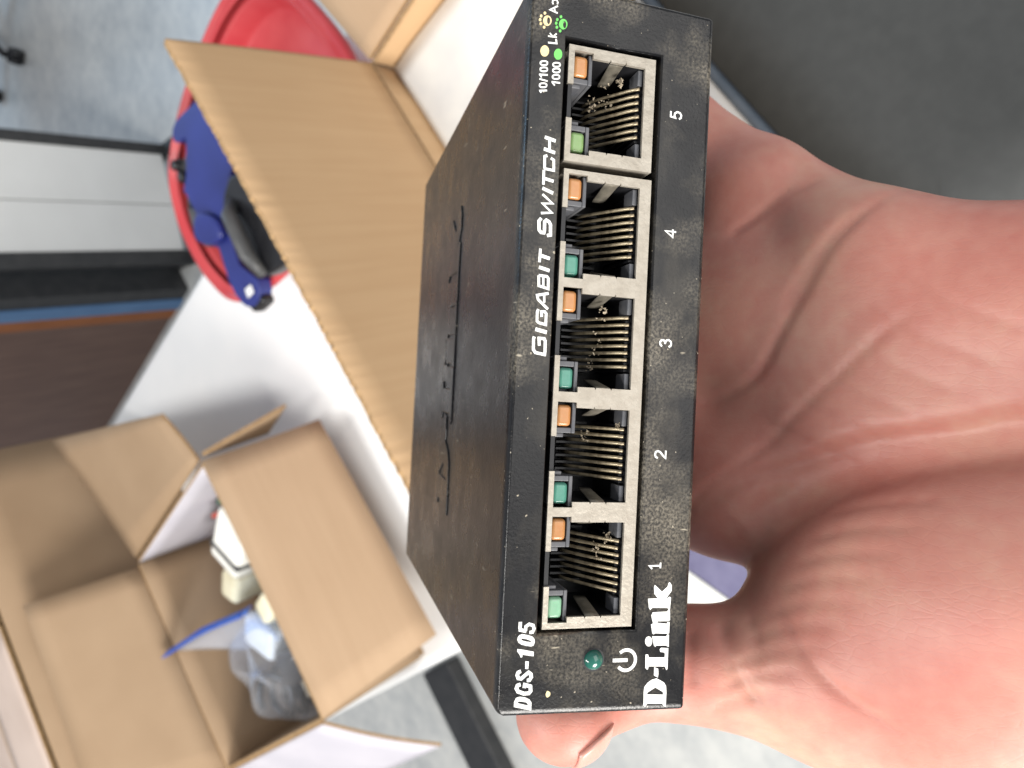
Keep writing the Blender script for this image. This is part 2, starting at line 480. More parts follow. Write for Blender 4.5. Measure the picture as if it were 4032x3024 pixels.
# black foot beam on the floor next to the table
fb = MB().box(-0.62, -0.135, -0.062, 0.062, 0, 0.05).build("metal_bar", M['dark_metal'], bevel=0.006)
fb.location = (0, 1.745, FLOOR + 0.0005); fb.rotation_euler = (0, 0, math.radians(-1.5))
tag(fb, "flat black metal bar lying on the floor beside the table edge", "bar")

# ------------------------------------------------------------------ open carton with adapters (far left of the photo, on the table)
T = 0.004
bx0, bx1, by0, by1, bt = -0.040, 0.300, 0.829, 1.118, -0.45
c1 = thing("cardboard_box", "open kraft carton holding adapters and a zip bag, flaps spread wide", "box", loc=(0.13, 0.97, TAB))
def cpanel(parent, name, q, m, **k):
    L0 = Vector(parent.location)
    return panel(name, [Vector(p) - L0 for p in q], k.pop('th', T), m, parent, **k)
zb = TAB + 0.004
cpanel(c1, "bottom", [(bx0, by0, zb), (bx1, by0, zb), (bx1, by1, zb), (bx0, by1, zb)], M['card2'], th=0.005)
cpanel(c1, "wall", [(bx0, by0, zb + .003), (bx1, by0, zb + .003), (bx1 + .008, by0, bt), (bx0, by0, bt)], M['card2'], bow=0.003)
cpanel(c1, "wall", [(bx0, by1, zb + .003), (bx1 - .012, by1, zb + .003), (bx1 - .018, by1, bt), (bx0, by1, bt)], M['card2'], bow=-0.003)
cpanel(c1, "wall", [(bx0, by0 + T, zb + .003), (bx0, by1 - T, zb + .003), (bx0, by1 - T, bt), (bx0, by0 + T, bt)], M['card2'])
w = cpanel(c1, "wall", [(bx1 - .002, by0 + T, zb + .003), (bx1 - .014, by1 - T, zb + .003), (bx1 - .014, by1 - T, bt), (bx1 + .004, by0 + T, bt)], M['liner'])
w["label"] = "side wall lined in pale lilac white"
# flaps: the near one slopes down over the table, the far one stands up, the side ones fold outwards
f = cpanel(c1, "flap", [(bx0 + .002, by0 - .003, bt), (bx1 + .008, by0 - .003, bt), (.289, .735, -.570), (-.024, .728, -.572)], M['card3'], bow=0.005)
f["label"] = "broad near flap sloping down over the table"
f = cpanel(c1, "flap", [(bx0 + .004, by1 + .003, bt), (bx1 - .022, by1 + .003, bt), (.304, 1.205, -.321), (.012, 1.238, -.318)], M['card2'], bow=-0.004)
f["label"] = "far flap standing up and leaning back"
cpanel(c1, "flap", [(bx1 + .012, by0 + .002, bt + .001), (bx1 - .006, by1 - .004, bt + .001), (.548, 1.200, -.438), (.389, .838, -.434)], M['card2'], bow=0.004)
f = cpanel(c1, "flap", [(bx0 - .003, by0 + .002, bt), (bx0 - .003, by1 - .002, bt), (-.128, by1 + .01, -.545), (-.1385, .789, -.550)], M['liner'], bow=0.008, nu=8, nv=10)
f["label"] = "pale pinkish flap hanging over the table edge"
f = cpanel(c1, "flap_tab", [(.316, .828, bt - .004), (.320, .816, bt - .095), (.3296, .758, bt - .100), (.3165, .823, bt - .003)], M['card2'])
f["label"] = "small folded dark tab behind the near flap"

# contents
def rounded(name, cx, cy, cz, sx, sy, sz, m, rz=0, rx=0, ry=0, bev=0.006, parent=None):
    o = MB().box(-sx / 2, sx / 2, -sy / 2, sy / 2, 0, sz).build(name, m, parent, bevel=bev, seg=3)
    o.location = (cx, cy, cz); o.rotation_euler = (rx, ry, rz)
    return o
fl = zb + 0.003
ad = thing("power_adapter", "white plug adapter with a grey stripe inside the open carton", "adapter", loc=(0.226, 0.950, fl + .0005), rz=math.radians(-62))
rounded("body", 0, 0, 0, 0.088, 0.068, 0.116, M['white_plastic'], parent=ad, bev=0.008)
st = rounded("stripe", -0.022, 0, 0.0, 0.010, 0.0692, 0.1168, M['grey_plastic'], parent=ad, bev=0.002)
ad2 = rounded("power_adapter", 0.180, 1.014, fl + .0005, 0.048, 0.040, 0.108, M['cream'], rz=math.radians(-50), bev=0.01)
tag(ad2, "small cream plug adapter beside the white striped one in the open carton", "adapter")
pc = thing("wire_scrap", "tiny green and red wire scrap by the carton wall beside the white adapter", "wire", loc=(0.272, 0.915, fl))
MB().tube([(0, 0, 0.002), (0.004, -0.006, 0.07), (0.004, -0.004, 0.122)], 0.004).build("green_wire", mat("green_wire", (0.02, 0.10, 0.06), 0.4), pc, smooth=True)
MB().tube([(0.004, 0.022, 0.002), (0.006, 0.02, 0.065), (-0.004, 0.03, 0.120)], 0.0035).build("red_wire", mat("red_wire", (0.35, 0.05, 0.03), 0.4), pc, smooth=True)

bag = thing("zip_bag", "clear zip bag with blue seal holding adapters in the open carton", "bag", loc=(0.052, 0.985, fl))
def blob(name, r, seed, m, parent, amp=0.18, n=28, mth=16):
    v = []; f = []; rnd = random.Random(seed); ph = [rnd.uniform(0, 6.28) for _ in range(9)]
    for j in range(mth + 1):
        th = math.pi * j / mth
        for i in range(n):
            a = 2 * math.pi * i / n
            k = 1 + amp * (math.sin(3 * a + ph[0] + 2 * th) * .4 + math.sin(5 * a - 3 * th + ph[1]) * .3 + math.sin(7 * th + 2 * a + ph[2]) * .3) * math.sin(th)
            v.append((r[0] * k * math.sin(th) ** .6 * math.cos(a), r[1] * k * math.sin(th) ** .6 * math.sin(a), r[2] * (1 - math.cos(th)) / 2 * (1 + amp * .3 * math.sin(4 * a + ph[3]))))
    for j in range(mth):
        for i in range(n):
            f.append((j * n + i, j * n + (i + 1) % n, (j + 1) * n + (i + 1) % n, (j + 1) * n + i))
    return pydata(name, v, f, m, parent, True)
blob("film", (0.086, 0.108, 0.138), 3, M['bag'], bag)
zs = panel("seal", [Vector(p) for p in ((0.078, -0.05, 0.128), (0.094, 0.132, 0.166), (0.088, 0.134, 0.184), (0.070, -0.05, 0.148))], 0.002, M['zip'], bag, bow=0.005, edge=False)
MB().tube([(0.074, -0.05, 0.138), (0.088, 0.04, 0.158), (0.091, 0.134, 0.175)], 0.0038).build("seal_slider", M['zip'], bag, smooth=True)
panel("film_neck", [Vector(p) for p in ((0.02, -0.055, 0.115), (0.04, 0.075, 0.10), (0.090, 0.130, 0.168), (0.076, -0.048, 0.130))], 0.0006, M['bag'], bag, bow=0.008, edge=False)
i1 = rounded("power_adapter", 0.092, 0.978, fl + .001, 0.066, 0.048, 0.118, M['white_plastic'], rz=.75, bev=0.008)
tag(i1, "white adapter inside the clear zip bag with blue seal", "adapter")
i2 = rounded("power_adapter", 0.118, 0.925, fl + .001, 0.036, 0.04, 0.121, M['cream'], rz=.2, bev=0.008)
tag(i2, "cream adapter inside the clear zip bag nearest its blue seal", "adapter")
cb = MB()
pts = []
for k in range(80):
    a = k * 0.42
    pts.append((0.036 * math.cos(a) * (1 + .1 * math.sin(k)), 0.032 * math.sin(a), 0.012 + 0.00125 * k + .004 * math.sin(k * 1.3)))
cbo = cb.tube(pts, 0.0048).build("power_cable", M['black_plastic'], smooth=True)
cbo.location = (0.012, 1.02, fl + 0.002)
tag(cbo, "coiled black cable inside the clear zip bag", "cable")
bk = rounded("power_brick", 0.030, 0.925, fl + .001, 0.048, 0.085, 0.117, M['black_plastic'], rz=-.2, bev=0.008)
tag(bk, "black power brick inside the clear zip bag next to the coiled cable", "power brick")
pl = thing("cable_plug", "black plug with two metal prongs at the carton corner by the bag", "plug", loc=(0.0, 0.885, fl + .001))
rounded("plug_body", 0, 0, 0, 0.030, 0.030, 0.125, M['black_plastic'], parent=pl, bev=0.005)
for k in (-1, 1):
    rounded("prong", 0.0, 0.008 * k, 0.1255, 0.022, 0.005, 0.006, M['shield'], parent=pl, bev=0.001)

# ------------------------------------------------------------------ closed carton behind it
c3 = thing("cardboard_box", "closed brown carton standing behind the open carton, pale top", "box", loc=(0.24, 1.40, TAB))
cpanel(c3, "wall", [(-.10, 1.247, TAB + .002), (.572, 1.247, TAB + .002), (.572, 1.247, -.302), (-.10, 1.247, -.302)], M['card2'], bow=0.003)
cpanel(c3, "wall", [(.572, 1.25, TAB + .002), (.572, 1.56, TAB + .002), (.572, 1.56, -.302), (.572, 1.25, -.302)], M['card2'])
cpanel(c3, "wall", [(-.10, 1.25, TAB + .002), (-.10, 1.56, TAB + .002), (-.10, 1.56, -.302), (-.10, 1.25, -.302)], M['card2'])
cpanel(c3, "wall", [(-.096, 1.56, TAB + .002), (.568, 1.56, TAB + .002), (.568, 1.56, -.302), (-.096, 1.56, -.302)], M['card2'])
cpanel(c3, "flap", [(-.10, 1.252, -.298), (.30, 1.252, -.298), (.30, 1.40, -.295), (-.10, 1.40, -.295)], M['pinkish'], bow=0.003)
cpanel(c3, "flap", [(-.10, 1.403, -.296), (.30, 1.403, -.296), (.30, 1.558, -.298), (-.10, 1.558, -.298)], M['pinkish'], bow=0.003)
cpanel(c3, "flap", [(.303, 1.252, -.298), (.57, 1.252, -.298), (.57, 1.558, -.298), (.303, 1.558, -.298)], M['card2'])
MB().box(-.10 - .24, .30 - .24, 1.392 - 1.40, 1.412 - 1.40, -.2915 - TAB, -.2910 - TAB).build("tape", M['card3'], c3)

# ------------------------------------------------------------------ near carton with the tall upright flap
c2 = thing("cardboard_box", "near kraft carton with one tall flap standing up behind the switch", "box", loc=(0.2, 0.2, TAB))
nx0, nx1, ny0, ny1, nt = 0.0, 0.398, 0.130, 0.275, -0.42
cpanel(c2, "bottom", [(nx0, ny0, zb), (nx1, ny0, zb), (nx1, ny1, zb), (nx0, ny1, zb)], M['card'], th=0.005)
cpanel(c2, "wall", [(nx0, ny0, zb + .003), (nx1, ny0, zb + .003), (nx1, ny0, nt), (nx0, ny0, nt)], M['card'])
cpanel(c2, "wall", [(nx0, ny1, zb + .003), (nx1, ny1, zb + .003), (nx1, ny1, nt), (nx0, ny1, nt)], M['card'])
cpanel(c2, "wall", [(nx0, ny0 + T, zb + .003), (nx0, ny1 - T, zb + .003), (nx0, ny1 - T, nt), (nx0, ny0 + T, nt)], M['card'])
cpanel(c2, "wall", [(nx1 - .002, ny0 + T, zb + .003), (nx1 - .002, ny1 - T, zb + .003), (nx1 - .002, ny1 - T, nt), (nx1 - .002, ny0 + T, nt)], M['card'])
f = cpanel(c2, "flap", [(nx0 + .002, ny1 + .001, nt), (nx1 - .004, ny1 - .001, nt + .004), (.390, .290, -.2535), (.004, .290, -.2555)], M['card'], nu=150, nv=10, bow=0.002, jit=('v1', 0.0005), seed=5)
f["label"] = "tall upright flap with a ragged top edge"
cpanel(c2, "flap", [(nx1 + .002, ny0 + .002, nt), (nx1 + .002, ny1 - .002, nt), (.482, ny1 + .004, nt + .012), (.478, ny0, nt + .012)], M['card3'])
cpanel(c2, "flap", [(nx0 - .003, ny0 + .002, nt), (nx0 - .003, ny1 - .002, nt), (-.06, ny1 - .004, nt - .05), (-.06, ny0, nt - .05)], M['card3'])
# crumpled paper filling
def crumple(name, x0, x1, y0, y1, z, amp, n, m, seed):
    rs = np.random.RandomState(seed)
    g = np.zeros((n, n)); X, Y = np.meshgrid(np.linspace(0, 1, n), np.linspace(0, 1, n))
    for k in range(60):
        a = rs.uniform(0, 6.28); c, s = math.cos(a), math.sin(a); o = rs.uniform(-1, 1)
        g += np.abs(X * c + Y * s - o) * rs.uniform(-1, 1)
    g = (g - g.mean()) / (g.std() + 1e-9)
    v = [(x0 + (x1 - x0) * X[j, i], y0 + (y1 - y0) * Y[j, i], z + amp * float(np.clip(g[j, i], -2, 2))) for j in range(n) for i in range(n)]
    f = [(j * n + i, j * n + i + 1, (j + 1) * n + i + 1, (j + 1) * n + i) for j in range(n - 1) for i in range(n - 1)]
    b = len(v)
    v += [(p[0], p[1], TAB + 0.009) for p in v]
    f += [tuple(b + q for q in reversed(r)) for r in list(f)]
    for i in range(n - 1):
        for (p, q) in ((i, i + 1), ((n - 1) * n + i + 1, (n - 1) * n + i), ((i + 1) * n, i * n), (i * n + n - 1, (i + 1) * n + n - 1)):
            f.append((q, p, b + p, b + q))
    return pydata(name, v, f, m, None, True)
pp = crumple("packing_paper", nx0 + .006, nx1 - .008, ny0 + .006, ny1 - .006, nt - 0.022, 0.004, 26, M['paper'], 4)
tag(pp, "crumpled off-white packing paper filling the near carton", "packing paper")

# ------------------------------------------------------------------ red tub and blue tool
RO = [(.704, .455), (.697, .579), (.664, .678), (.610, .714), (.551, .721), (.497, .712), (.448, .684), (.418, .610), (.410, .52), (.420, .42), (.478, .345), (.592, .350), (.670, .380)]
rt = thing("plastic_tub", "red oval plastic tub on the table behind the upright carton flap", "tub", loc=(.555, .535, TAB))
def ring(sc, z, pts=catmull(RO, 8)):
    c = Vector((.555, .535))
    return [((p.x - c.x) * sc, (p.y - c.y) * sc, z) for p in pts]
def loft(name, rings, m, parent, cap_first=True, cap_last=True):
    v = []; f = []; n = len(rings[0])
    for r in rings: v += r
    for k in range(len(rings) - 1):
        for i in range(n):
            j = (i + 1) % n
            f.append((k * n + i, k * n + j, (k + 1) * n + j, (k + 1) * n + i))
    if cap_first: f.append(tuple(range(n))[::-1])
    if cap_last: f.append(tuple((len(rings) - 1) * n + i for i in range(n)))
    return pydata(name, v, f, m, parent, True)
loft("body", [ring(.60, 0.0), ring(.64, .003), ring(.88, .106), ring(.90, .108), ring(.90, .112), ring(.86, .108), ring(.83, .088), ring(.80, .084), ring(.55, .084), ring(.53, .087), ring(.3, .087)], M['red'], rt)
loft("rim", [ring(.905, .110), ring(.99, .112), ring(1.0, .116), ring(.99, .122), ring(.96, .124), ring(.945, .119), ring(.93, .119), ring(.91, .122), ring(.895, .119)], M['red'], rt, False, False)
tl = thing("hand_tool", "blue and black plastic hand tool lying in the red tub", "tool", loc=(.555, .60, TAB + .088))
def slab(name, pts, z0, z1, m, parent, bev=0.004, per=3, o=(.555, .60)):
    pts = [Vector(p) - Vector(o) for p in pts]
    if per > 1: pts = catmull(pts, per)
    # counter-clockwise
    A = sum(a.x * b.y - b.x * a.y for a, b in zip(pts, pts[1:] + pts[:1]))
    if A < 0: pts = pts[::-1]
    n = len(pts)
    v = [(p.x, p.y, z0) for p in pts] + [(p.x, p.y, z1) for p in pts]
    f = [tuple(range(n))[::-1], tuple(range(n, 2 * n))] + [(i, (i + 1) % n, n + (i + 1) % n, n + i) for i in range(n)]
    ob = pydata(name, v, f, m, parent)
    add_bevel(ob, bev, 3)
    return ob
slab("body", [(0.6359, 0.5343), (0.6448, 0.5572), (0.6586, 0.5979), (0.6542, 0.6148), (0.6438, 0.6177), (0.6349, 0.6073), (0.631, 0.5967), (0.6191, 0.606), (0.5993, 0.6303), (0.5923, 0.6463), (0.5844, 0.6446), (0.5332, 0.6466), (0.5259, 0.6589), (0.5008, 0.6407), (0.492, 0.6373), (0.4529, 0.6484), (0.4215, 0.6454), (0.4062, 0.6324), (0.4037, 0.6133), (0.4218, 0.599), (0.4551, 0.6161), (0.4858, 0.6071), (0.5138, 0.6011), (0.536, 0.5628), (0.5518, 0.5187), (0.597, 0.5147)], .037, .054, M['blue'], tl, per=2)
slab("fairing", [(.545, .632), (.528, .657), (.503, .640), (.492, .612), (.515, .606)], .0545, .064, M['blue'], tl, per=3)
slab("grip", [(0.6081, 0.6636), (0.5948, 0.6825), (0.5642, 0.6925), (0.5419, 0.6886), (0.530, 0.6767), (0.5343, 0.655), (0.5843, 0.645), (0.6, 0.65)], .004, .0355, M['grey_plastic'], tl, per=2)
slab("side_guard", [(0.525, 0.5466), (0.505, 0.588), (0.474, 0.594), (0.4345, 0.5925), (0.4101, 0.5785), (0.3975, 0.5487), (0.3966, 0.521), (0.439, 0.5101), (0.4972, 0.5166)], .045, .066, M['black_plastic'], tl, per=2)
MB().tube([(p[0] - .555, p[1] - .6, z) for p, z in (((.498, .5573), .068), ((.4808, .5605), .079), ((.4623, .5601), .080), ((.4306, .5654), .078), ((.4039, .5664), .070))], [.006, .0085, .009, .009, .006], 12).build("tube_handle", M['grey_plastic'], tl, smooth=True)
slab("tip_frame", [(.412, .640), (.400, .636), (.396, .610), (.406, .606)], .036, .053, M['black_plastic'], tl, per=1)
slab("tip_window", [(.427, .626), (.416, .628), (.414, .614), (.424, .612)], .0545, .056, M['panel'], tl, per=1, bev=.001)
for kx, ky in ((.6396, .6525), (.619, .6512)):
    MB().tube([(kx - .555, ky - .6, .006), (kx - .555, ky - .6, .040)], .0085, 14).tube([(kx - .555, ky - .6, .04), (kx - .555, ky - .6, .046)], .0065, 14).build("knob", M['black_plastic'], tl, smooth=True)
slab("pin_bracket", [(.638, .612), (.6413, .6422), (.6246, .6576), (.6106, .650), (.612, .62)], .006, .036, M['grey_plastic'], tl, per=2)
MB().tube([(.5902 - .555, .6622 - .6, .030), (.5902 - .555, .6622 - .6, .0385)], .010, 16).build("pivot_hole", M['black_plastic'], tl, smooth=True)

# ------------------------------------------------------------------ far side: white screen and brown cabinet standing on the floor
a0 = Vector((1.862, 1.812)); a1 = Vector((1.470, 1.980)); d = (a1 - a0); ang = math.atan2(d.y, d.x); Ls = d.length
sc_ = thing("partition_screen", "white two-panel standing screen with dark metal posts", "screen", loc=(a0.x, a0.y, FLOOR), rz=ang)
H = 1.12
MB().box(0, .034, -.02, .02, 0, H).build("post", M['dark_metal'], sc_, bevel=.003)
MB().box(Ls - .05, Ls, -.02, .02, 0, H).build("post", M['dark_metal'], sc_, bevel=.003)
mid = .215
MB().box(.035, mid - .0015, -.014, .014, .03, H - .01).build("panel", M['panel'], sc_, bevel=.003)
MB().box(mid + .0015, Ls - .051, -.014, .014, .03, H - .01).build("panel", M['panel'], sc_, bevel=.003)
for xx in (.015, Ls - .025):
    MB().box(xx - .02, xx + .02, -.16, .16, -0.0, .02).build("foot", M['dark_metal'], sc_, bevel=.003)
wc = thing("wooden_cabinet", "dark brown wooden cabinet with orange and blue edge strips", "cabinet", loc=(1.43, 2.6, FLOOR))
MB().box(0, .36, -.53, -.47, 0, 1.12).build("dark_upright", M['dark_metal'], wc, bevel=.003)
MB().box(-.006, .36, -.469, -.41, 0, 1.12).build("blue_strip", M['bluestrip'], wc, bevel=.003)
MB().box(0, .36, -.409, -.345, 0, 1.12).build("orange_strip", M['orange'], wc, bevel=.003)
MB().box(.004, .36, -.344, .75, 0, 1.12).build("side_panel", M['brown'], wc, bevel=.004)

# ------------------------------------------------------------------ office chair far away (its casters reach into the picture)
oc = thing("office_chair", "black office chair on casters standing far off on the floor", "chair", loc=(3.20, 2.50, FLOOR))
MB().tube([(0, 0, .085), (0, 0, .46)], .028, 16).build("column", M['black_plastic'], oc, smooth=True)
for k in range(5):
    a = 2.2 + 2 * math.pi * k / 5
    c, s = math.cos(a), math.sin(a)
    lg = MB().tube([(0, 0, .10), (.16 * c, .16 * s, .092), (.29 * c, .29 * s, .075)], [.026, .02, .014], 10).build("base_arm", M['black_plastic'], oc, smooth=True)
    for t_ in (-1, 1):
        ox, oy = -s * .016 * t_, c * .016 * t_
        MB().tube([(.29 * c + ox * .3, .29 * s + oy * .3, .032), (.29 * c + ox * 1.6, .29 * s + oy * 1.6, .032)], .0315, 18).build("caster_wheel", M['black_plastic'], oc, smooth=True)
rounded("seat", 0, 0, .46, .48, .48, .08, M['slab'], parent=oc, bev=.035)
rounded("backrest", .24, 0, .60, .07, .44, .5, M['slab'], parent=oc, bev=.03)
MB().box(.20, .235, -.03, .03, .48, .62).build("back_bracket", M['black_plastic'], oc, bevel=.005)

# ------------------------------------------------------------------ dark grey lid lying on the table, lower right of the palm
ld = thing("plastic_tray", "dark grey flat tray with blue-grey rolled rim lying right of the palm", "tray", loc=(0.2, -0.05, TAB))
DO = [(.42, .110), (.40, .122), (.36, .124), (.10, .106), (.04, .100), (.012, .085), (.004, .05), (.004, -.22), (.02, -.25), (.06, -.26), (.36, -.26), (.41, -.24), (.425, -.2)]
def dring(sc, z):
    out = []
    pts = catmull(DO, 5); c = Vector((.2, -.05))
    for p in pts: out.append(((p.x - c.x) * sc, (p.y - c.y) * sc, z))
    return out
loft("panel", [dring(.90, .0), dring(.925, .001), dring(.925, .022), dring(.915, .026), dring(.60, .027)], M['slab'], ld)
loft("rim", [dring(.935, .0), dring(1.0, .001), dring(1.0, .010), dring(.985, .014), dring(.945, .014), dring(.935, .010)], M['slab_rim'], ld, False, False)

# ------------------------------------------------------------------ white storage tub on the floor between thumb and palm, side shade painted lilac
wt = thing("storage_tub", "white tub with its side shade painted lilac, seen between thumb and palm", "tub", loc=(-.19, .665, FLOOR), rz=math.atan2(.645 - .6706, -.1962 + .1498))
MB().box(-.10, .10, -.115, .004, .302, .31).build("tub_lid", M['white_plastic'], wt, bevel=.003)
MB().box(-.10, .10, .0045, .10, .296, .306).build("tub_side_shade", M['lilac'], wt, bevel=.003)  # shade of the tub's side put in as lilac colour, body likewise
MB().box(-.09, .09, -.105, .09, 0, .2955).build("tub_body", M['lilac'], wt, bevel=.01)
# ------------------------------------------------------------------ the network switch (local axes: x right, y depth, z up; millimetres x 0.001)
RW = Matrix(((0.8182892856, 0.3310560675, 0.4698984201), (-0.5347883101, 0.7381668473, 0.4112312840), (-0.2107228236, -0.5878023356, 0.7810789370)))
TW = Vector((-0.0291753877, 0.0689286923, -0.0871088228))
DEV = Matrix.Translation(TW) @ RW.to_4x4()
K = 0.001
sw = thing("network_switch", "black five-port gigabit network switch held in the palm", "network switch", mw=DEV)

def case_mesh():
    bl, br, tlx, trx = -0.55, 100.1, 0.25, 100.6
    hx0, hx1, hz0, hz1 = 11.15, 92.95, 8.15, 22.7
    D = 98.0; dp = 17.0
    v = [(bl, 0, 0), (br, 0, 0), (trx, 0, 28), (tlx, 0, 28),
         (hx0, 0, hz0), (hx1, 0, hz0), (hx1, 0, hz1), (hx0, 0, hz1),
         (hx0, dp, hz0), (hx1, dp, hz0), (hx1, dp, hz1), (hx0, dp, hz1),
         (0, D, 0), (100, D, 0), (100, D, 28), (0, D, 28)]
    f = [(0, 1, 5, 4), (1, 2, 6, 5), (2, 3, 7, 6), (3, 0, 4, 7),
         (4, 5, 9, 8), (5, 6, 10, 9), (6, 7, 11, 10), (7, 4, 8, 11), (8, 9, 10, 11),
         (3, 2, 14, 15), (0, 12, 13, 1), (0, 3, 15, 12), (1, 13, 14, 2), (12, 15, 14, 13)]
    me = bpy.data.meshes.new("case")
    me.from_pydata([(a * K, b * K, c * K) for a, b, c in v], [], f)
    wt_ = {}
    def w(a, b, x): wt_[frozenset((a, b))] = x
    w(2, 3, 1.0); w(3, 15, .62); w(2, 14, .62); w(14, 15, .55); w(0, 3, .28); w(1, 2, .28); w(0, 1, .22); w(0, 12, .25); w(1, 13, .25); w(12, 15, .25); w(13, 14, .25); w(12, 13, .25)
    for a, b in ((4, 5), (5, 6), (6, 7), (7, 4)): w(a, b, .16)
    at_ = me.attributes.new("bevel_weight_edge", 'FLOAT', 'EDGE')
    for e in me.edges: at_.data[e.index].value = wt_.get(frozenset(e.vertices), 0.0)
    return me
cs = link("case", case_mesh(), M['black'], sw, True)
b_ = cs.modifiers.new("bevel", 'BEVEL'); b_.limit_method = 'WEIGHT'; b_.width = 2.1 * K; b_.segments = 5
cs.modifiers.new("wn", 'WEIGHTED_NORMAL')

def place(v, y, flat=False):
    """outline plane -> front face (x, y=depth, z)"""
    return [(a * K, (y - c) * K, b * K) for a, b, c in v]

# nickel shields around the sockets
U0 = [13.17, 28.94, 44.85, 60.62, 77.89]
def shield_outline(x0, x1, z0, z1, ports):
    p = [(x0, z0), (x1, z0), (x1, z1)]
    for u in reversed(ports):
        p += [(u + 9.0, z1), (u + 9.0, 21.25), (u + 13.75, 21.25), (u + 13.75, 18.45), (u + 13.0, 18.45),
              (u + 13.0, 15.95), (u + 13.3, 15.85), (u + 13.0, 15.7), (u + 13.0, 13.6), (u + 13.3, 13.45), (u + 13.0, 13.35), (u + 13.0, 10.5),
              (u, 10.5), (u, 13.35), (u - .3, 13.45), (u, 13.6), (u, 15.7), (u - .3, 15.85), (u, 15.95), (u, 18.45),
              (u - .75, 18.45), (u - .75, 21.25), (u + 4.2, 21.25), (u + 4.2, z1)]
    p += [(x0, z1)]
    return p
for (a, b, c, d_, ps) in ((11.6, 74.95, 8.75, 22.0, U0[:4]), (76.05, 92.35, 8.9, 22.1, U0[4:])):
    v, f = fill2d([shield_outline(a, b, c, d_, ps)], 0.5)
    o = pydata("port_shield", place(v, 0.5), f, M['shield'], sw)
    # folded rims behind the face
    m_ = MB(K)
    m_.box(a, b, .76, 9, c, c + .4).box(a, a + .4, .76, 9, c + .41, d_ - .02).box(b - .4, b, .76, 9, c + .41, d_ - .02)
    m_.build("shield_rim", M['shield'], o)

GREENS = [M['led_p'], M['led_t'], M['led_t'], M['led_t'], M['led_y']]
def port_cavity():
    m_ = MB(K)
    m_.box(-.3, 13.3, 12.6, 13.0, 10.0, 21.3)                      # back
    m_.box(-.6, -.02, .9, 12.59, 10.0, 18.4).box(13.02, 13.6, .9, 12.59, 10.0, 18.4)
    m_.box(-.6, 13.6, .9, 12.59, 9.7, 10.45)
    m_.box(4.2, 9.0, .5, 12.59, 21.35, 21.95)                       # roof over the latch notch
    for k in range(9):                                              # comb between the contacts
        x = 2.75 + k * 1.0
        m_.box(x - .16, x + .16, 1.6, 12.5, 10.46, 11.15)
        m_.box(x - .16, x + .16, 9.6, 12.5, 13.2, 18.0)
    return m_
def light_housing(side):
    m_ = MB(K)
    def bx(a, b, y0, y1, c, d_):
        if side < 0: m_.box(a, b, y0, y1, c, d_)
        else: m_.box(13 - b, 13 - a, y0, y1, c, d_)
    bx(-.73, 3.55, .95, 9, 18.3, 18.86)
    bx(2.78, 3.55, .95, 9, 18.87, 21.24)
    bx(3.56, 4.15, 1.2, 9, 19.9, 21.3)
    bx(-.73, 2.77, 3.2, 9, 18.87, 21.24)
    bx(.02, 2.3, 1.0, 4.0, 10.5, 11.25)
    return m_
def lens():
    m_ = MB(K)
    m_.box(-.36, 2.62, .72, 3.1, 19.02, 21.16)
    return m_
def tab(side):
    v = []; f = []
    for k in range(7):
        t = k / 6
        x = 1.25 * t - .1; y = .5 + 5.4 * t
        if side > 0: x = 13 - x
        wz = .15 * t
        v += [(x, y, 13.62 + wz), (x, y, 15.68 - wz), (x + .22, y, 15.68 - wz), (x + .22, y, 13.62 + wz)]
    for k in range(6):
        for a in range(4):
            b = (a + 1) % 4
            f.append((k * 4 + a, k * 4 + b, k * 4 + 4 + b, k * 4 + 4 + a))
    f.append((0, 1, 2, 3)[::-1]); f.append((24, 25, 26, 27))
    return [(a * K, b * K, c * K) for a, b, c in v], f
def contact(b=0.0):
    return MB(K).tube([(0, 1.0, 10.9), (0, 1.6, 11.5), (0, 2.05, 11.9), (0, 2.6, 12.3), (0, 4.2, 13.4 + b), (0, 6.4, 14.9 + b), (0, 8.0, 15.8 + b), (0, 9.0, 16.2), (0, 12.3, 16.3)], .24, 8)
proto = {}
rng = random.Random(3)
for i, u in enumerate(U0):
    if i == 0:
        cv = port_cavity().build("port", M['cavity'], sw)
        proto['cav'] = cv.data
    else:
        cv = bpy.data.objects.new("port", proto['cav']); col.objects.link(cv); cv.parent = sw
    cv.location = (u * K, 0, 0)
    for s_ in (-1, 1):
        key = 'h%d' % s_
        if key not in proto:
            o = light_housing(s_).build("light_housing", M['housing'], cv); add_bevel(o, .12 * K, 2); proto[key] = o.data
        else:
            o = bpy.data.objects.new("light_housing", proto[key]); col.objects.link(o); o.parent = cv; add_bevel(o, .12 * K, 2)
        ln = lens().build("status_light", GREENS[i] if s_ < 0 else M['led_o'], cv)
        if s_ > 0: ln.location = (11.09 * K - .35 * K, 0, 0)
        ln["label"] = ("green" if s_ < 0 else "amber") + " status light lens"
        add_bevel(ln, .55 * K, 4)
        v, f = tab(s_)
        o = pydata("spring_tab", v, f, M['tab'], cv, True)
        o.location = (rng.uniform(-.05, .05) * K, rng.uniform(-.1, .1) * K, 0)
    for k in range(8):
        if 'c' not in proto:
            o = contact().build("contact", M['gold'], cv, True); proto['c'] = o.data
        else:
            o = bpy.data.objects.new("contact", proto['c']); col.objects.link(o); o.parent = cv
        o.location = ((3.25 + k * 1.0) * K, 0, rng.uniform(-.12, .12) * K)

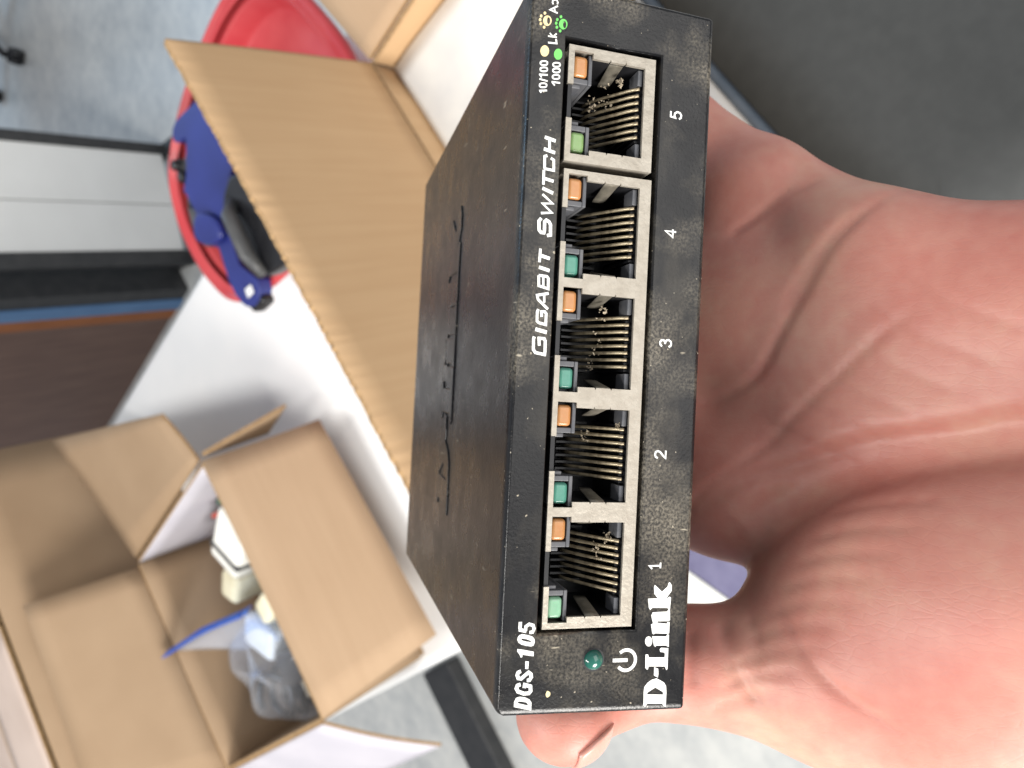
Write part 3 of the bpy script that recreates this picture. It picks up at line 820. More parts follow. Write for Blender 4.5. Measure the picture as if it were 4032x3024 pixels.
# power light and symbol
def dome(r, h, n=24, rings=7):
    v = []; f = []
    for j in range(rings + 1):
        t = j / rings * math.pi / 2
        for i in range(n):
            a = 2 * math.pi * i / n
            v.append((r * math.cos(t) * math.cos(a) * K, -h * math.sin(t) * K, r * math.cos(t) * math.sin(a) * K))
    for j in range(rings):
        for i in range(n):
            f.append((j * n + i, j * n + (i + 1) % n, (j + 1) * n + (i + 1) % n, (j + 1) * n + i))
    return v, f
v, f = dome(1.38, 1.05)
o = pydata("power_light", v, f, M['led_d'], sw, True); o.location = (7.3 * K, .05 * K, 14.36 * K)
pts = [(1.62 * math.cos(2 * math.pi * i / 28), 1.62 * math.sin(2 * math.pi * i / 28)) for i in range(28)]
v, f = fill2d([pts, [(x * .84, y * .84) for x, y in pts]], .05)
o = pydata("light_bezel", place(v, 0.0), f, M['cavity'], sw); o.location = (7.3 * K, -.01 * K, 14.36 * K)

def strokes(name, data, m, label, y=-0.03, parent=sw):
    V = []; F = []
    for k, (pts_, w_) in enumerate(data):
        v, f = ribbon(pts_, w_)
        b = len(V); yy = y - .006 * (k % 7)
        V += [(p.x * K, yy * K, p.y * K) for p in v]
        F += [tuple(b + q for q in r) for r in f]
    o = pydata(name, V, F, m, parent); o["label"] = label
    return o
def fills(name, data, m, label, y=-0.03, th=0.03, parent=sw):
    V = []; F = []
    for lp in data:
        v, f = fill2d(lp, th); b = len(V)
        V += place(v, y); F += [tuple(b + q for q in r) for r in f]
    o = pydata(name, V, F, m, parent); o["label"] = label
    return o
ar = [(7.0 + 1.42 * math.cos(math.radians(a)), 9.42 + 1.42 * math.sin(math.radians(a))) for a in range(128, 413, 11)]
strokes("power_symbol", [(ar, .46), ([(7.04, 11.45), (7.0, 9.2)], .5)], M['print'], "white power symbol print")

def clump(cx, cy, cz, r, seed, parent, n=9):
    rs = random.Random(seed); v = []; f = []
    for q in range(n):
        c = Vector((cx + rs.uniform(-r, r), cy + rs.uniform(-r, r) * .5, cz + rs.uniform(-r, r) * .55)); s = rs.uniform(.10, .30)
        i0 = len(v)
        for k in range(8):
            d_ = Vector((rs.gauss(0, 1), rs.gauss(0, 1), rs.gauss(0, 1))).normalized() * s * rs.uniform(.6, 1.3)
            v.append(tuple((c + d_) * K))
        for k in range(6): f.append((i0 + k, i0 + (k + 1) % 8, i0 + (k + 2) % 8))
        f += [(i0, i0 + 3, i0 + 5), (i0 + 1, i0 + 4, i0 + 7), (i0 + 2, i0 + 6, i0)]
    return pydata("dust_clump", v, f, M['dust'], parent)
ports = [o for o in sw.children if o.name.split('.')[0] == "port"]
for pi, lst in {0: ((8.5, 3.2, 13.0, 1.3), (10.5, 2.0, 12.2, .8)), 1: ((9.3, 5.5, 15.0, 1.1), (10.6, 1.6, 11.6, .5)), 2: ((6.5, 4.0, 14.4, 1.8), (10.8, 2.6, 14.5, 1.0), (3.5, 5.0, 15.0, .9)), 4: ((9.6, 4.0, 15.0, 1.7), (9.0, 6.0, 16.2, 1.2), (11.2, 2.2, 13.6, .7))}.items():
    for q, (cx, cy, cz, r) in enumerate(lst): clump(cx, cy, cz, r, pi * 7 + q, ports[pi], 14)
# outlines of the printed marks, millimetres on the front face
LOGO = [[[(0.53,6.46),(2.42,6.51),(3.12,6.43),(3.68,5.96),(4.06,5.33),(4.22,4.61),(3.87,3.94),(3.54,3.39),(3.05,3.06),(2.21,2.96),(0.13,2.96),(0.21,3.23),(0.59,3.58),(0.74,5.94),(0.39,6.08),(0.34,6.25)],[(2.03,5.94),(2.27,5.96),(2.93,4.75),(2.24,3.53),(1.86,3.44)]],[[(5.82,5.05),(5.55,4.42),(4.84,4.34),(4.31,4.42),(4.64,5.03)]],[[(7.66,6.48),(7.64,6.09),(7.22,5.94),(7.11,3.48),(7.64,3.46),(7.83,3.67),(7.91,4.2),(8.28,4.31),(8.5,4.1),(8.4,2.97),(6.85,2.96),(5.42,2.96),(5.31,3.15),(5.82,3.37),(5.95,5.94),(5.57,5.99),(5.52,6.18),(5.77,6.43)]],[[(10.17,5.59),(10.08,3.39),(10.37,3.2),(10.3,2.96),(8.57,2.91),(8.64,3.12),(8.79,3.39),(8.83,4.84),(8.66,5.03),(8.85,5.24)]],[[(9.45,5.54),(9.21,5.56),(9.0,5.65),(8.85,5.79),(8.77,5.96),(8.78,6.15),(8.87,6.34),(9.04,6.49),(9.25,6.6),(9.5,6.64),(9.74,6.62),(9.95,6.54),(10.1,6.4),(10.18,6.22),(10.17,6.03),(10.08,5.85),(9.92,5.69),(9.7,5.59)]],[[(11.83,5.84),(12.0,5.52),(12.66,5.75),(13.14,5.84),(13.55,5.67),(13.6,3.43),(13.83,3.24),(13.76,2.97),(12.39,2.9),(12.22,3.09),(12.25,4.81),(12.06,4.91),(11.87,3.37),(12.1,3.29),(12.09,2.95),(10.48,2.94),(10.45,3.21),(10.57,5.19),(10.42,5.38),(10.58,5.58)]],[[(15.49,6.48),(15.51,4.97),(16.15,5.53),(17.05,5.64),(17.43,5.53),(16.43,4.36),(17.12,3.53),(17.66,3.36),(17.77,3.21),(17.35,2.88),(16.51,2.84),(15.45,3.65),(15.51,3.45),(15.7,3.11),(15.56,2.89),(13.88,2.98),(13.77,3.1),(14.11,3.39),(14.18,5.76),(13.88,6.08),(14.22,6.29)]]]
MODEL_FILL = [[[(1.53,25.5),(2.18,25.5),(2.73,25.27),(2.86,24.76),(2.73,23.98),(2.41,23.36),(1.98,23.06),(0.92,23.04)],[(2.06,24.99),(2.24,24.94),(2.2,24.39),(2.03,23.77),(1.81,23.54),(1.65,23.57),(1.66,23.76),(1.98,24.89)]],[[(7.57,24.19),(7.5,23.71),(6.48,23.75),(6.54,24.18)]],[[(9.25,25.39),(9.16,24.83),(8.78,23.09),(8.17,23.07),(8.45,24.67),(8.12,24.67),(8.09,24.9),(8.46,25.05),(8.93,25.42)]],[[(10.44,25.48),(10.81,25.43),(11.08,25.23),(11.21,24.85),(11.04,23.98),(10.81,23.36),(10.47,23.07),(10.05,23.01),(9.65,23.13),(9.5,23.47),(9.61,24.17),(9.8,24.86),(10.11,25.31)],[(10.5,24.94),(10.64,24.86),(10.51,24.21),(10.28,23.6),(10.14,23.5),(10.08,23.59),(10.2,24.28),(10.36,24.81)]]]
MODEL_STROKE = [([(4.49,24.72),(4.37,25.14),(3.99,25.27),(3.55,25.01),(3.22,24.18),(3.24,23.49),(3.51,23.25),(4.15,23.32),(4.39,24.11),(3.97,24.18)],0.5),([(6.25,24.75),(6.1,25.14),(5.74,25.25),(5.33,25.08),(5.25,24.67),(5.76,24.05),(6.03,23.68),(5.76,23.32),(5.39,23.26),(4.99,23.5),(4.97,23.86)],0.483),([(12.85,25.18),(11.87,25.18)],0.466),([(11.84,25.33),(11.56,24.27)],0.466),([(11.65,24.38),(12.2,24.39),(12.51,23.93),(12.33,23.36),(11.87,23.19),(11.42,23.4),(11.4,23.83)],0.431)]
NAME_STROKE = [([(51.34,25.2),(51.01,25.29),(49.56,25.24),(49.18,24.93),(48.99,23.61),(49.37,23.57),(50.87,23.62),(51.16,23.78),(51.16,24.53),(50.16,24.43)],0.414),([(52.37,25.1),(52.04,23.45)],0.518),([(55.1,24.82),(54.69,24.96),(53.49,24.93),(53.26,24.67),(53.08,23.66),(54.59,23.67),(54.86,23.91),(54.79,24.38),(54.09,24.3)],0.373),([(55.22,23.46),(56.45,24.94),(56.99,25.08),(57.38,23.46)],0.373),([(57.18,24.09),(56.07,24.03)],0.311),([(59.73,25.01),(58.31,24.93),(58.01,23.57),(59.44,23.62),(59.67,23.84),(59.73,25.01)],0.373),([(59.57,24.35),(58.17,24.27)],0.311),([(60.85,25.03),(60.5,23.49)],0.477),([(63.39,24.94),(61.52,24.99)],0.373),([(62.48,24.96),(62.15,23.53)],0.477),([(67.56,25.04),(67.13,25.35),(65.92,25.27),(65.6,24.99),(65.6,24.57),(66.01,24.51),(67.12,24.54),(67.37,24.29),(67.19,23.91),(66.81,23.68),(65.4,23.61),(65.27,24.11)],0.456),([(68.24,25.13),(68.49,23.58),(69.58,24.97),(69.75,23.54),(70.85,25.03)],0.352),([(71.68,25.1),(71.17,23.52)],0.477),([(74.2,25.01),(72.17,24.99)],0.373),([(73.05,24.9),(72.82,23.53)],0.435),([(76.23,24.61),(76.08,24.98),(74.51,24.92),(74.38,24.76),(74.32,23.59),(75.75,23.66),(75.95,24.1)],0.373),([(78.72,25.11),(78.4,23.52)],0.477),([(77.09,25.16),(76.77,23.52)],0.477),([(78.49,24.42),(76.96,24.34)],0.373)]
SMALL_STROKE = [([(96.11,24.13),(96.36,25.26),(97.11,24.14)],0.242),([(96.82,24.67),(96.26,24.54)],0.207),([(97.19,24.85),(97.45,24.96),(97.73,24.9),(97.91,24.62),(97.85,24.33),(97.6,24.18),(97.31,24.26)],0.207),([(98.09,25.23),(98.23,24.21)],0.207),([(98.35,24.95),(97.93,24.89)],0.173),([(91.77,25.32),(91.88,24.08),(92.47,24.2)],0.242),([(92.66,25.37),(92.73,24.09)],0.224),([(92.74,24.66),(93.15,25.13)],0.207),([(92.75,24.6),(93.25,24.14)],0.207),([(87.17,26.37),(87.32,25.12)],0.242),([(87.17,26.26),(86.81,26.0)],0.19),([(86.57,26.29),(86.45,25.1)],0.224),([(84.94,26.25),(85.16,25.12)],0.242),([(84.93,26.18),(84.7,25.93)],0.19),([(86.47,24.52),(86.52,23.28)],0.242),([(86.42,24.43),(86.03,24.05)],0.207),([(88.94,25.25),(88.79,25.28),(88.68,25.39),(88.61,25.59),(88.55,25.89),(88.56,26.09),(88.63,26.21),(88.76,26.26),(88.91,26.23),(89.02,26.11),(89.1,25.92),(89.15,25.61),(89.14,25.42),(89.08,25.29),(88.94,25.25),(88.79,25.28)],0.224),([(88.07,25.22),(87.92,25.25),(87.82,25.37),(87.74,25.56),(87.68,25.86),(87.69,26.06),(87.76,26.18),(87.89,26.23),(88.04,26.2),(88.15,26.08),(88.23,25.89),(88.28,25.59),(88.27,25.39),(88.21,25.27),(88.07,25.22),(87.92,25.25)],0.224),([(85.86,25.21),(85.72,25.24),(85.61,25.36),(85.53,25.55),(85.48,25.86),(85.49,26.05),(85.56,26.18),(85.7,26.22),(85.84,26.19),(85.95,26.08),(86.03,25.88),(86.08,25.58),(86.07,25.38),(86.0,25.26),(85.86,25.21),(85.72,25.24)],0.224),([(89.02,23.43),(88.87,23.46),(88.76,23.58),(88.69,23.77),(88.63,24.08),(88.64,24.28),(88.71,24.4),(88.84,24.45),(88.99,24.42),(89.1,24.3),(89.18,24.11),(89.23,23.8),(89.22,23.6),(89.16,23.48),(89.02,23.43),(88.87,23.46)],0.224),([(88.22,23.41),(88.07,23.44),(87.96,23.56),(87.88,23.75),(87.83,24.06),(87.84,24.26),(87.9,24.38),(88.04,24.43),(88.19,24.4),(88.29,24.28),(88.37,24.09),(88.43,23.78),(88.42,23.58),(88.35,23.45),(88.22,23.41),(88.07,23.44)],0.224),([(87.34,23.41),(87.19,23.44),(87.08,23.56),(87.0,23.75),(86.95,24.06),(86.96,24.26),(87.03,24.38),(87.16,24.43),(87.31,24.39),(87.42,24.28),(87.5,24.09),(87.55,23.78),(87.54,23.58),(87.47,23.45),(87.34,23.41),(87.19,23.44)],0.224)]
YELLOW_FILL = [[[(90.66,25.1),(90.39,25.12),(90.14,25.22),(89.93,25.38),(89.8,25.58),(89.76,25.8),(89.82,26.01),(89.96,26.18),(90.17,26.3),(90.43,26.35),(90.7,26.33),(90.96,26.23),(91.16,26.07),(91.29,25.87),(91.33,25.66),(91.27,25.44),(91.13,25.27),(90.92,25.15)]],[[(94.9,24.95),(94.65,24.97),(94.41,25.07),(94.22,25.22),(94.09,25.42),(94.05,25.63),(94.1,25.84),(94.23,26.01),(94.43,26.13),(94.67,26.18),(94.92,26.15),(95.16,26.06),(95.35,25.9),(95.48,25.71),(95.52,25.49),(95.47,25.29),(95.34,25.12),(95.15,25.0)],[(94.86,25.16),(94.69,25.17),(94.54,25.2),(94.42,25.25),(94.35,25.32),(94.33,25.4),(94.37,25.48),(94.47,25.55),(94.61,25.59),(94.78,25.62),(94.95,25.61),(95.1,25.58),(95.22,25.52),(95.29,25.45),(95.31,25.37),(95.27,25.3),(95.17,25.23),(95.03,25.18)]],[[(95.79,25.77),(95.66,25.8),(95.56,25.9),(95.53,26.02),(95.6,26.12),(95.72,26.16),(95.85,26.13),(95.95,26.04),(95.97,25.92),(95.91,25.82)]],[[(95.29,26.29),(95.16,26.32),(95.06,26.41),(95.04,26.53),(95.1,26.63),(95.22,26.67),(95.35,26.64),(95.45,26.55),(95.47,26.43),(95.41,26.33)]],[[(94.76,26.41),(94.62,26.44),(94.53,26.53),(94.5,26.65),(94.56,26.75),(94.68,26.79),(94.82,26.76),(94.92,26.67),(94.94,26.55),(94.88,26.45)]],[[(94.25,26.28),(94.11,26.31),(94.02,26.4),(93.99,26.52),(94.05,26.62),(94.18,26.66),(94.31,26.63),(94.41,26.54),(94.43,26.42),(94.37,26.32)]],[[(93.83,25.79),(93.7,25.82),(93.6,25.91),(93.58,26.03),(93.64,26.13),(93.76,26.17),(93.89,26.14),(93.99,26.05),(94.01,25.93),(93.95,25.83)]]]
GREEN_FILL = [[[(90.55,23.18),(90.28,23.2),(90.03,23.29),(89.83,23.44),(89.71,23.64),(89.67,23.84),(89.72,24.04),(89.87,24.21),(90.08,24.33),(90.33,24.38),(90.6,24.36),(90.84,24.26),(91.04,24.11),(91.17,23.92),(91.21,23.71),(91.15,23.51),(91.01,23.34),(90.8,23.23)]],[[(94.86,22.64),(94.6,22.66),(94.36,22.76),(94.17,22.91),(94.04,23.11),(94.0,23.33),(94.05,23.53),(94.18,23.71),(94.38,23.83),(94.62,23.88),(94.88,23.85),(95.12,23.76),(95.31,23.6),(95.44,23.4),(95.48,23.19),(95.43,22.98),(95.3,22.81),(95.1,22.69)],[(94.74,22.82),(94.57,22.82),(94.41,22.86),(94.29,22.91),(94.22,22.98),(94.2,23.06),(94.25,23.14),(94.35,23.21),(94.49,23.26),(94.65,23.28),(94.82,23.27),(94.98,23.24),(95.1,23.19),(95.17,23.11),(95.19,23.03),(95.14,22.96),(95.05,22.89),(94.91,22.84)]],[[(95.73,23.44),(95.6,23.47),(95.5,23.57),(95.47,23.69),(95.54,23.79),(95.66,23.83),(95.79,23.8),(95.89,23.71),(95.92,23.59),(95.86,23.49)]],[[(95.25,23.95),(95.11,23.98),(95.01,24.08),(94.99,24.2),(95.05,24.3),(95.17,24.34),(95.31,24.31),(95.41,24.22),(95.43,24.1),(95.37,24.0)]],[[(94.71,24.09),(94.57,24.12),(94.48,24.21),(94.45,24.33),(94.51,24.43),(94.64,24.47),(94.77,24.44),(94.87,24.35),(94.89,24.23),(94.83,24.13)]],[[(94.18,23.96),(94.04,23.99),(93.94,24.08),(93.92,24.2),(93.98,24.31),(94.11,24.35),(94.24,24.32),(94.34,24.23),(94.36,24.11),(94.3,24.0)]],[[(93.76,23.46),(93.62,23.49),(93.53,23.58),(93.5,23.7),(93.57,23.8),(93.69,23.85),(93.82,23.82),(93.92,23.72),(93.95,23.6),(93.88,23.5)]]]
fills("logo_print", LOGO, M['print'], "white D-Link logo print")
fills("model_print", MODEL_FILL, M['print'], "white DGS-105 print")
strokes("model_print", MODEL_STROKE, M['print'], "white DGS-105 print")
strokes("name_print", NAME_STROKE, M['print'], "white GIGABIT SWITCH print")
strokes("legend_print", SMALL_STROKE, M['print'], "white 10/100, 1000, Lk and Act legend")
fills("legend_print", YELLOW_FILL, M['yellow'], "yellow dot and flashing light legend")
fills("legend_print", GREEN_FILL, M['green'], "green dot and flashing light legend")
DIG = {'1': [[(.18, .74), (.5, 1), (.5, 0)]],
       '2': [[(.05, .74), (.15, .93), (.4, 1), (.68, .95), (.78, .76), (.68, .55), (.3, .28), (.06, .05), (.85, .05)]],
       '3': [[(.08, .82), (.25, .97), (.5, 1), (.72, .9), (.74, .68), (.55, .55), (.35, .54)], [(.5, .54), (.74, .44), (.8, .25), (.66, .06), (.42, 0), (.18, .05), (.05, .22)]],
       '4': [[(.62, 0), (.62, .98), (.04, .3), (.86, .3)]],
       '5': [[(.78, .96), (.2, .96), (.12, .52), (.36, .63), (.62, .58), (.8, .38), (.74, .14), (.5, .0), (.22, .03), (.06, .2)]]}
for ch, (cu_, cv_) in {'1': (20.05, 5.6), '2': (35.95, 5.5), '3': (51.85, 5.5), '4': (67.7, 5.5), '5': (84.85, 5.5)}.items():
    strokes("port_number", [([(cu_ - .62 + x * 1.35, cv_ - .85 + y * 1.75) for x, y in s], .27) for s in DIG[ch]], M['print'], "white digit " + ch)
strokes("port_number", [([(19.75, 4.78), (20.55, 4.78)], .25)], M['print'], "foot of the white digit 1")
# paint fleck
v, f = fill2d([[(.42 * math.cos(a) * (1 + .15 * math.sin(3 * a)), .33 * math.sin(a)) for a in [i * 6.283 / 14 for i in range(14)]]], .05)
o = pydata("paint_fleck", place(v, -.03), f, M['yellow'], sw); o.location = (2.96 * K, 0, 20.75 * K)
# logo embossed into the lid
sx = 58.5 / 17.5; x_off = 20.4
V = []; F = []
for lp in LOGO:
    v, f = fill2d([[((x - .1) * sx, (y - 2.95) * sx * 1.0) for x, y in l] for l in lp], .5, .25)
    b = len(V)
    V += [((x_off + a) * K, (42.0 + c) * K, (28.02 + max(d_, -.05) * .5) * K) for a, c, d_ in v]
    F += [tuple(b + q for q in r) for r in f]
o = pydata("embossed_logo", V, F, M['black'], sw, True); o["label"] = "large D-Link logo embossed in the lid"
o.data.polygons.foreach_set("use_smooth", [False] * len(o.data.polygons))

# ------------------------------------------------------------------ the hand (same local axes as the switch, millimetres)
HL = np.array([0.10508805, 0.87072954, 0.48040251]); HN = np.array([0.0, -0.48307734, 0.87557768]); HC = np.array([0.99446292, -0.09201275, -0.05076566])
HO = np.array([55.0, 12.0, -31.5])
def hp(c, l, n): return HO + c * HC + l * HL + n * HN
RES = 0.78
LO = np.array([-34.0, -112.0, -128.0]); HI = np.array([122.0, 124.0, 36.0])
dims = np.ceil((HI - LO) / RES).astype(int) + 1
SD = np.full(dims, 30.0, np.float32)
def smin(a, b, k):
    h = np.clip(0.5 + 0.5 * (b - a) / k, 0, 1)
    return b + (a - b) * h - k * h * (1 - h)
def sub(lo, hi):
    i0 = np.clip(np.floor((lo - LO) / RES).astype(int), 0, dims - 1); i1 = np.clip(np.ceil((hi - LO) / RES).astype(int) + 1, 1, dims)
    sl = tuple(slice(a, b) for a, b in zip(i0, i1))
    ax = [LO[k] + RES * np.arange(i0[k], i1[k], dtype=np.float32) for k in range(3)]
    return sl, np.meshgrid(*ax, indexing='ij')
def cone(a, b, r1, r2, k=4.0):
    a = np.asarray(a, float); b = np.asarray(b, float); R_ = max(r1, r2) + 3 * k + 6
    sl, (X, Y, Z) = sub(np.minimum(a, b) - R_, np.maximum(a, b) + R_)
    d = b - a; L2 = d @ d
    t = np.clip(((X - a[0]) * d[0] + (Y - a[1]) * d[1] + (Z - a[2]) * d[2]) / L2, 0, 1)
    ds = np.sqrt((X - a[0] - t * d[0]) ** 2 + (Y - a[1] - t * d[1]) ** 2 + (Z - a[2] - t * d[2]) ** 2) - (r1 + (r2 - r1) * t)
    SD[sl] = smin(SD[sl], ds.astype(np.float32), k)
def ellip(c, axes, rad, k=6.0):
    c = np.asarray(c, float); R_ = max(rad) + 3 * k + 6
    sl, (X, Y, Z) = sub(c - R_, c + R_)
    P = np.stack([X - c[0], Y - c[1], Z - c[2]], -1)
    q = P @ np.array(axes).T
    k0 = np.sqrt(((q / np.array(rad)) ** 2).sum(-1)); k1 = np.sqrt(((q / np.array(rad) ** 2) ** 2).sum(-1)) + 1e-6
    SD[sl] = smin(SD[sl], (k0 * (k0 - 1) / k1).astype(np.float32), k)
PAX = [HC, HL, HN]
# palm: four metacarpal rays, heel and wrist, forearm
cone(hp(-20, -66, -15), hp(-31, 16, -13.0), 13, 11.8, 5)
cone(hp(-10, -66, -16), hp(-13, 22, -13.5), 13.5, 12, 5)
cone(hp(2, -66, -16), hp(5, 19, -13.5), 13.5, 11.8, 5)
cone(hp(9, -66, -15), hp(18.5, 9, -12.5), 13, 9.8, 5)
cone(hp(14, -14, -14), hp(33, 23, -13.5), 8.0, 8.0, 4)
ellip(hp(9, -34, -12), PAX, (14.5, 36, 12.5), 7)          # hypothenar
ellip(hp(-8, -10, -13), PAX, (28, 38, 12), 9)
ellip(hp(-36.5, -27, -6), [HC * .90 + HL * .43, HL * .90 - HC * .43, HN], (21.5, 38, 22.5), 3.5)
ellip(hp(-49, -22, -7), [HC * .92 + HL * .39, HL * .92 - HC * .39, HN], (20, 34, 21.5), 5)   # thenar
cone(hp(-8, -78, -17), hp(-10, -120, -22), 21, 22, 10)
cone(hp(2, -78, -17), hp(6, -120, -22), 17, 20, 10)
# pads at the finger roots
ellip(hp(15.5, 2, -9), PAX, (12.5, 17, 8.8), 7); ellip(hp(3, 13, -8.5), PAX, (13, 14, 8.8), 7); ellip(hp(-13, 17, -9), PAX, (13, 13, 8.8), 7); ellip(hp(-30, 15, -9), PAX, (12, 13, 8.8), 7)
# fingers under the case
def finger(mcp, pip, dip, tip, r):
    cone(mcp, pip, r[0], r[1], 3.0); cone(pip, dip, r[1], r[2], 2.5); cone(dip, tip, r[2], r[3], 2.0)
    m_ = (np.asarray(mcp) * .55 + np.asarray(pip) * .45); ellip(m_ + HN * 1.5, PAX, (r[1] * 1.02, 13, r[1]), 2.5)
finger(hp(-31, 17, -13), np.array([20, 70, -10.2]), np.array([19, 93, -8.6]), np.array([19, 109, -8.2]), (10.2, 9.3, 8.3, 7.2))
finger(hp(-13, 23, -13), np.array([44.5, 76, -10.6]), np.array([45, 102, -8.8]), np.array([45, 117, -8.3]), (10.4, 9.5, 8.4, 7.3))
finger(hp(5, 20, -13), np.array([69, 71, -10.2]), np.array([71, 96, -8.6]), np.array([72, 111, -8.2]), (10, 9.1, 8.2, 7.1))
finger(hp(22, 10, -13), np.array([103, 46, -19.0]), np.array([108, 64, -12.5]), np.array([109, 80, -10.2]), (9.2, 8.4, 7.4, 6.6))
# thumb along the left side of the case
TM = np.array([0.0, 7.5, -30.5]); TI = np.array([-1.5, 20.0, -11.0]); TT = np.array([-7.0, 14.6, 13.6])
cone(hp(-28, -58, -10), hp(-52, -6, -2), 15, 13.5, 7)
cone(hp(-50, -8, -2), TM, 13.0, 12.4, 6)
cone(TM, TI, 12.2, 9.6, 4)
cone(TI, np.array([-5.6, 18.2, 3.0]), 8.6, 5.2, 3)
cone(np.array([-5.6, 18.2, 3.0]), TT, 5.2, 6.2, 3)
ellip(np.array([-6.9, 14.5, 12.9]), [np.array([1., 0, 0]), np.array([0, .93, .37]), np.array([0, -.37, .93])], (7.0, 8.0, 7.2), 2)
# web between thumb and index
cone(hp(-38, -2, -11), np.array([4, 10, -33]), 7.0, 6.5, 7)
# webs between the finger roots
cone(hp(-32, 25, -6.5), hp(-12, 32, -5.5), 10.2, 10.4, 5)
cone(hp(-12, 32, -5.5), hp(8, 31, -5.5), 10.4, 10, 5)
cone(hp(-30, 38, -6), hp(8, 42, -5), 9.6, 9.6, 5)
cone(hp(5, 30, -7), hp(30, 23, -9), 9.8, 9.0, 5)
ellip(hp(-29, 18, -5), PAX, (14, 14, 10), 5)
ellip(hp(4, 20, -5), PAX, (17, 13, 10), 5)

def surface_nets(S):
    nx, ny, nz = S.shape
    ins = S < 0
    base = np.zeros((nx - 1, ny - 1, nz - 1), np.int8)
    for dx in (0, 1):
        for dy in (0, 1):
            for dz in (0, 1):
                base += ins[dx:nx - 1 + dx, dy:ny - 1 + dy, dz:nz - 1 + dz]
    act = (base > 0) & (base < 8)
    idx = np.full(act.shape, -1, np.int64); cells = np.argwhere(act); idx[act] = np.arange(len(cells))
    acc = np.zeros((len(cells), 3)); cnt = np.zeros(len(cells))
    cs_ = [np.array(c) for c in ((0,0,0),(1,0,0),(0,1,0),(1,1,0),(0,0,1),(1,0,1),(0,1,1),(1,1,1))]
    for a in range(8):
        for b in range(a + 1, 8):
            if np.abs(cs_[a] - cs_[b]).sum() != 1: continue
            pa = cells + cs_[a]; pb = cells + cs_[b]
            va = S[pa[:, 0], pa[:, 1], pa[:, 2]]; vb = S[pb[:, 0], pb[:, 1], pb[:, 2]]
            m_ = (va < 0) != (vb < 0)
            t = np.where(m_, va / np.where(m_, va - vb, 1), 0)[:, None]
            acc += np.where(m_[:, None], cs_[a] + t * (cs_[b] - cs_[a]), 0); cnt += m_
    V = LO + RES * (cells + acc / cnt[:, None])
    F = []
    for ax in range(3):
        o1, o2 = [(1, 2), (2, 0), (0, 1)][ax]
        sl0 = [slice(1, -1)] * 3; sl0[ax] = slice(0, -1)
        sl1 = [slice(1, -1)] * 3; sl1[ax] = slice(1, None)
        A = ins[tuple(sl0)]; B = ins[tuple(sl1)]
        e = np.argwhere(A != B)
        if not len(e): continue
        fl_ = A[e[:, 0], e[:, 1], e[:, 2]]
        off = np.ones(3, int); off[ax] = 0
        e = e + off
        u1 = np.zeros(3, int); u1[o1] = 1; u2 = np.zeros(3, int); u2[o2] = 1
        q = [idx[tuple((e - a).T)] for a in (0 * u1, u1, u1 + u2, u2)]
        q = np.stack(q, 1)
        ok = (q >= 0).all(1)
        q[~fl_] = q[~fl_][:, ::-1]
        F.append(q[ok])
    return V, np.concatenate(F)
HV, HF = surface_nets(SD)
# smoothing
def neigh(F, n):
    e = np.concatenate([F[:, [0, 1]], F[:, [1, 2]], F[:, [2, 3]], F[:, [3, 0]]]); e = np.concatenate([e, e[:, ::-1]])
    return e
E_ = neigh(HF, len(HV)); deg = np.bincount(E_[:, 0], minlength=len(HV)).astype(float)
def smooth(V, it, lam=0.5):
    for _ in range(it):
        s = np.stack([np.bincount(E_[:, 0], weights=V[E_[:, 1], k], minlength=len(V)) for k in range(3)], 1) / deg[:, None]
        V = V + lam * (s - V)
    return V
HV = smooth(HV, 18)
def normals(V, F):
    fn = np.cross(V[F[:, 2]] - V[F[:, 0]], V[F[:, 3]] - V[F[:, 1]])
    n = np.zeros_like(V)
    for k in range(4):
        for a in range(3): n[:, a] += np.bincount(F[:, k], weights=fn[:, a], minlength=len(V))
    return n / (np.linalg.norm(n, axis=1, keepdims=True) + 1e-9)
HNrm = normals(HV, HF)
if (HNrm * (HV - HV.mean(0))).sum() < 0:
    HF = HF[:, ::-1]; HNrm = -HNrm
# creases of the palm, in palm coordinates (across, along)
rel = HV - HO
pc_, pl_, pn_ = rel @ HC, rel @ HL, rel @ HN
face = np.clip((HNrm @ HN - 0.05) / 0.35, 0, 1) * (pn_ > -14)
def groove(poly, depth, width, taper=True):
    global HV
    P = np.array([tuple(p) for p in catmull([(a, b) for a, b in poly], 6, False)])
    best = np.full(len(HV), 1e9); tt = np.zeros(len(HV)); q = np.stack([pc_, pl_], 1); n = len(P) - 1
    for k in range(n):
        a, b = P[k], P[k + 1]; d = b - a
        t = np.clip(((q - a) @ d) / (d @ d + 1e-9), 0, 1)
        ds = np.linalg.norm(q - a - t[:, None] * d, axis=1)
        m_ = ds < best; best[m_] = ds[m_]; tt[m_] = (k + t[m_]) / n
    tp = np.clip(np.minimum(tt, 1 - tt) * 6, 0.15, 1) if taper else 1
    HV = HV - HNrm * (depth * tp * face * np.exp(-(best / width) ** 2))[:, None]
groove([(31, 7.2), (27.0, 13.1), (22.1, 17.9), (18.8, 21.1)], .6, .9)
groove([(28, -6.5), (22.1, -1.7), (16.6, 1.8), (9.9, 4.4), (2.0, 7.4), (-6.8, 11.0), (-11.3, 16.5), (-14.8, 23.7)], .7, .9)
groove([(24, -2.5), (17, 3), (11, 5.6), (4, 8.2)], .5, 1.0)
groove([(6.7, -13.6), (1.3, -7.9), (-5.2, -2.6), (-12.2, 3.0), (-21.8, 9.8), (-30.8, 17.9), (-36.5, 20.3)], .45, .9)
groove([(-6, -44), (-8.4, -29.3), (-11.1, -22.2), (-13.8, -13.6), (-16.9, -6.0), (-21.6, 2.1), (-26.8, 11.0), (-34.2, 19.0)], 1.1, 1.5)
groove([(-7, -44), (-11, -29.9), (-15, -19), (-20, -8), (-27, 2), (-35, 10)], 2.0, 3.2)
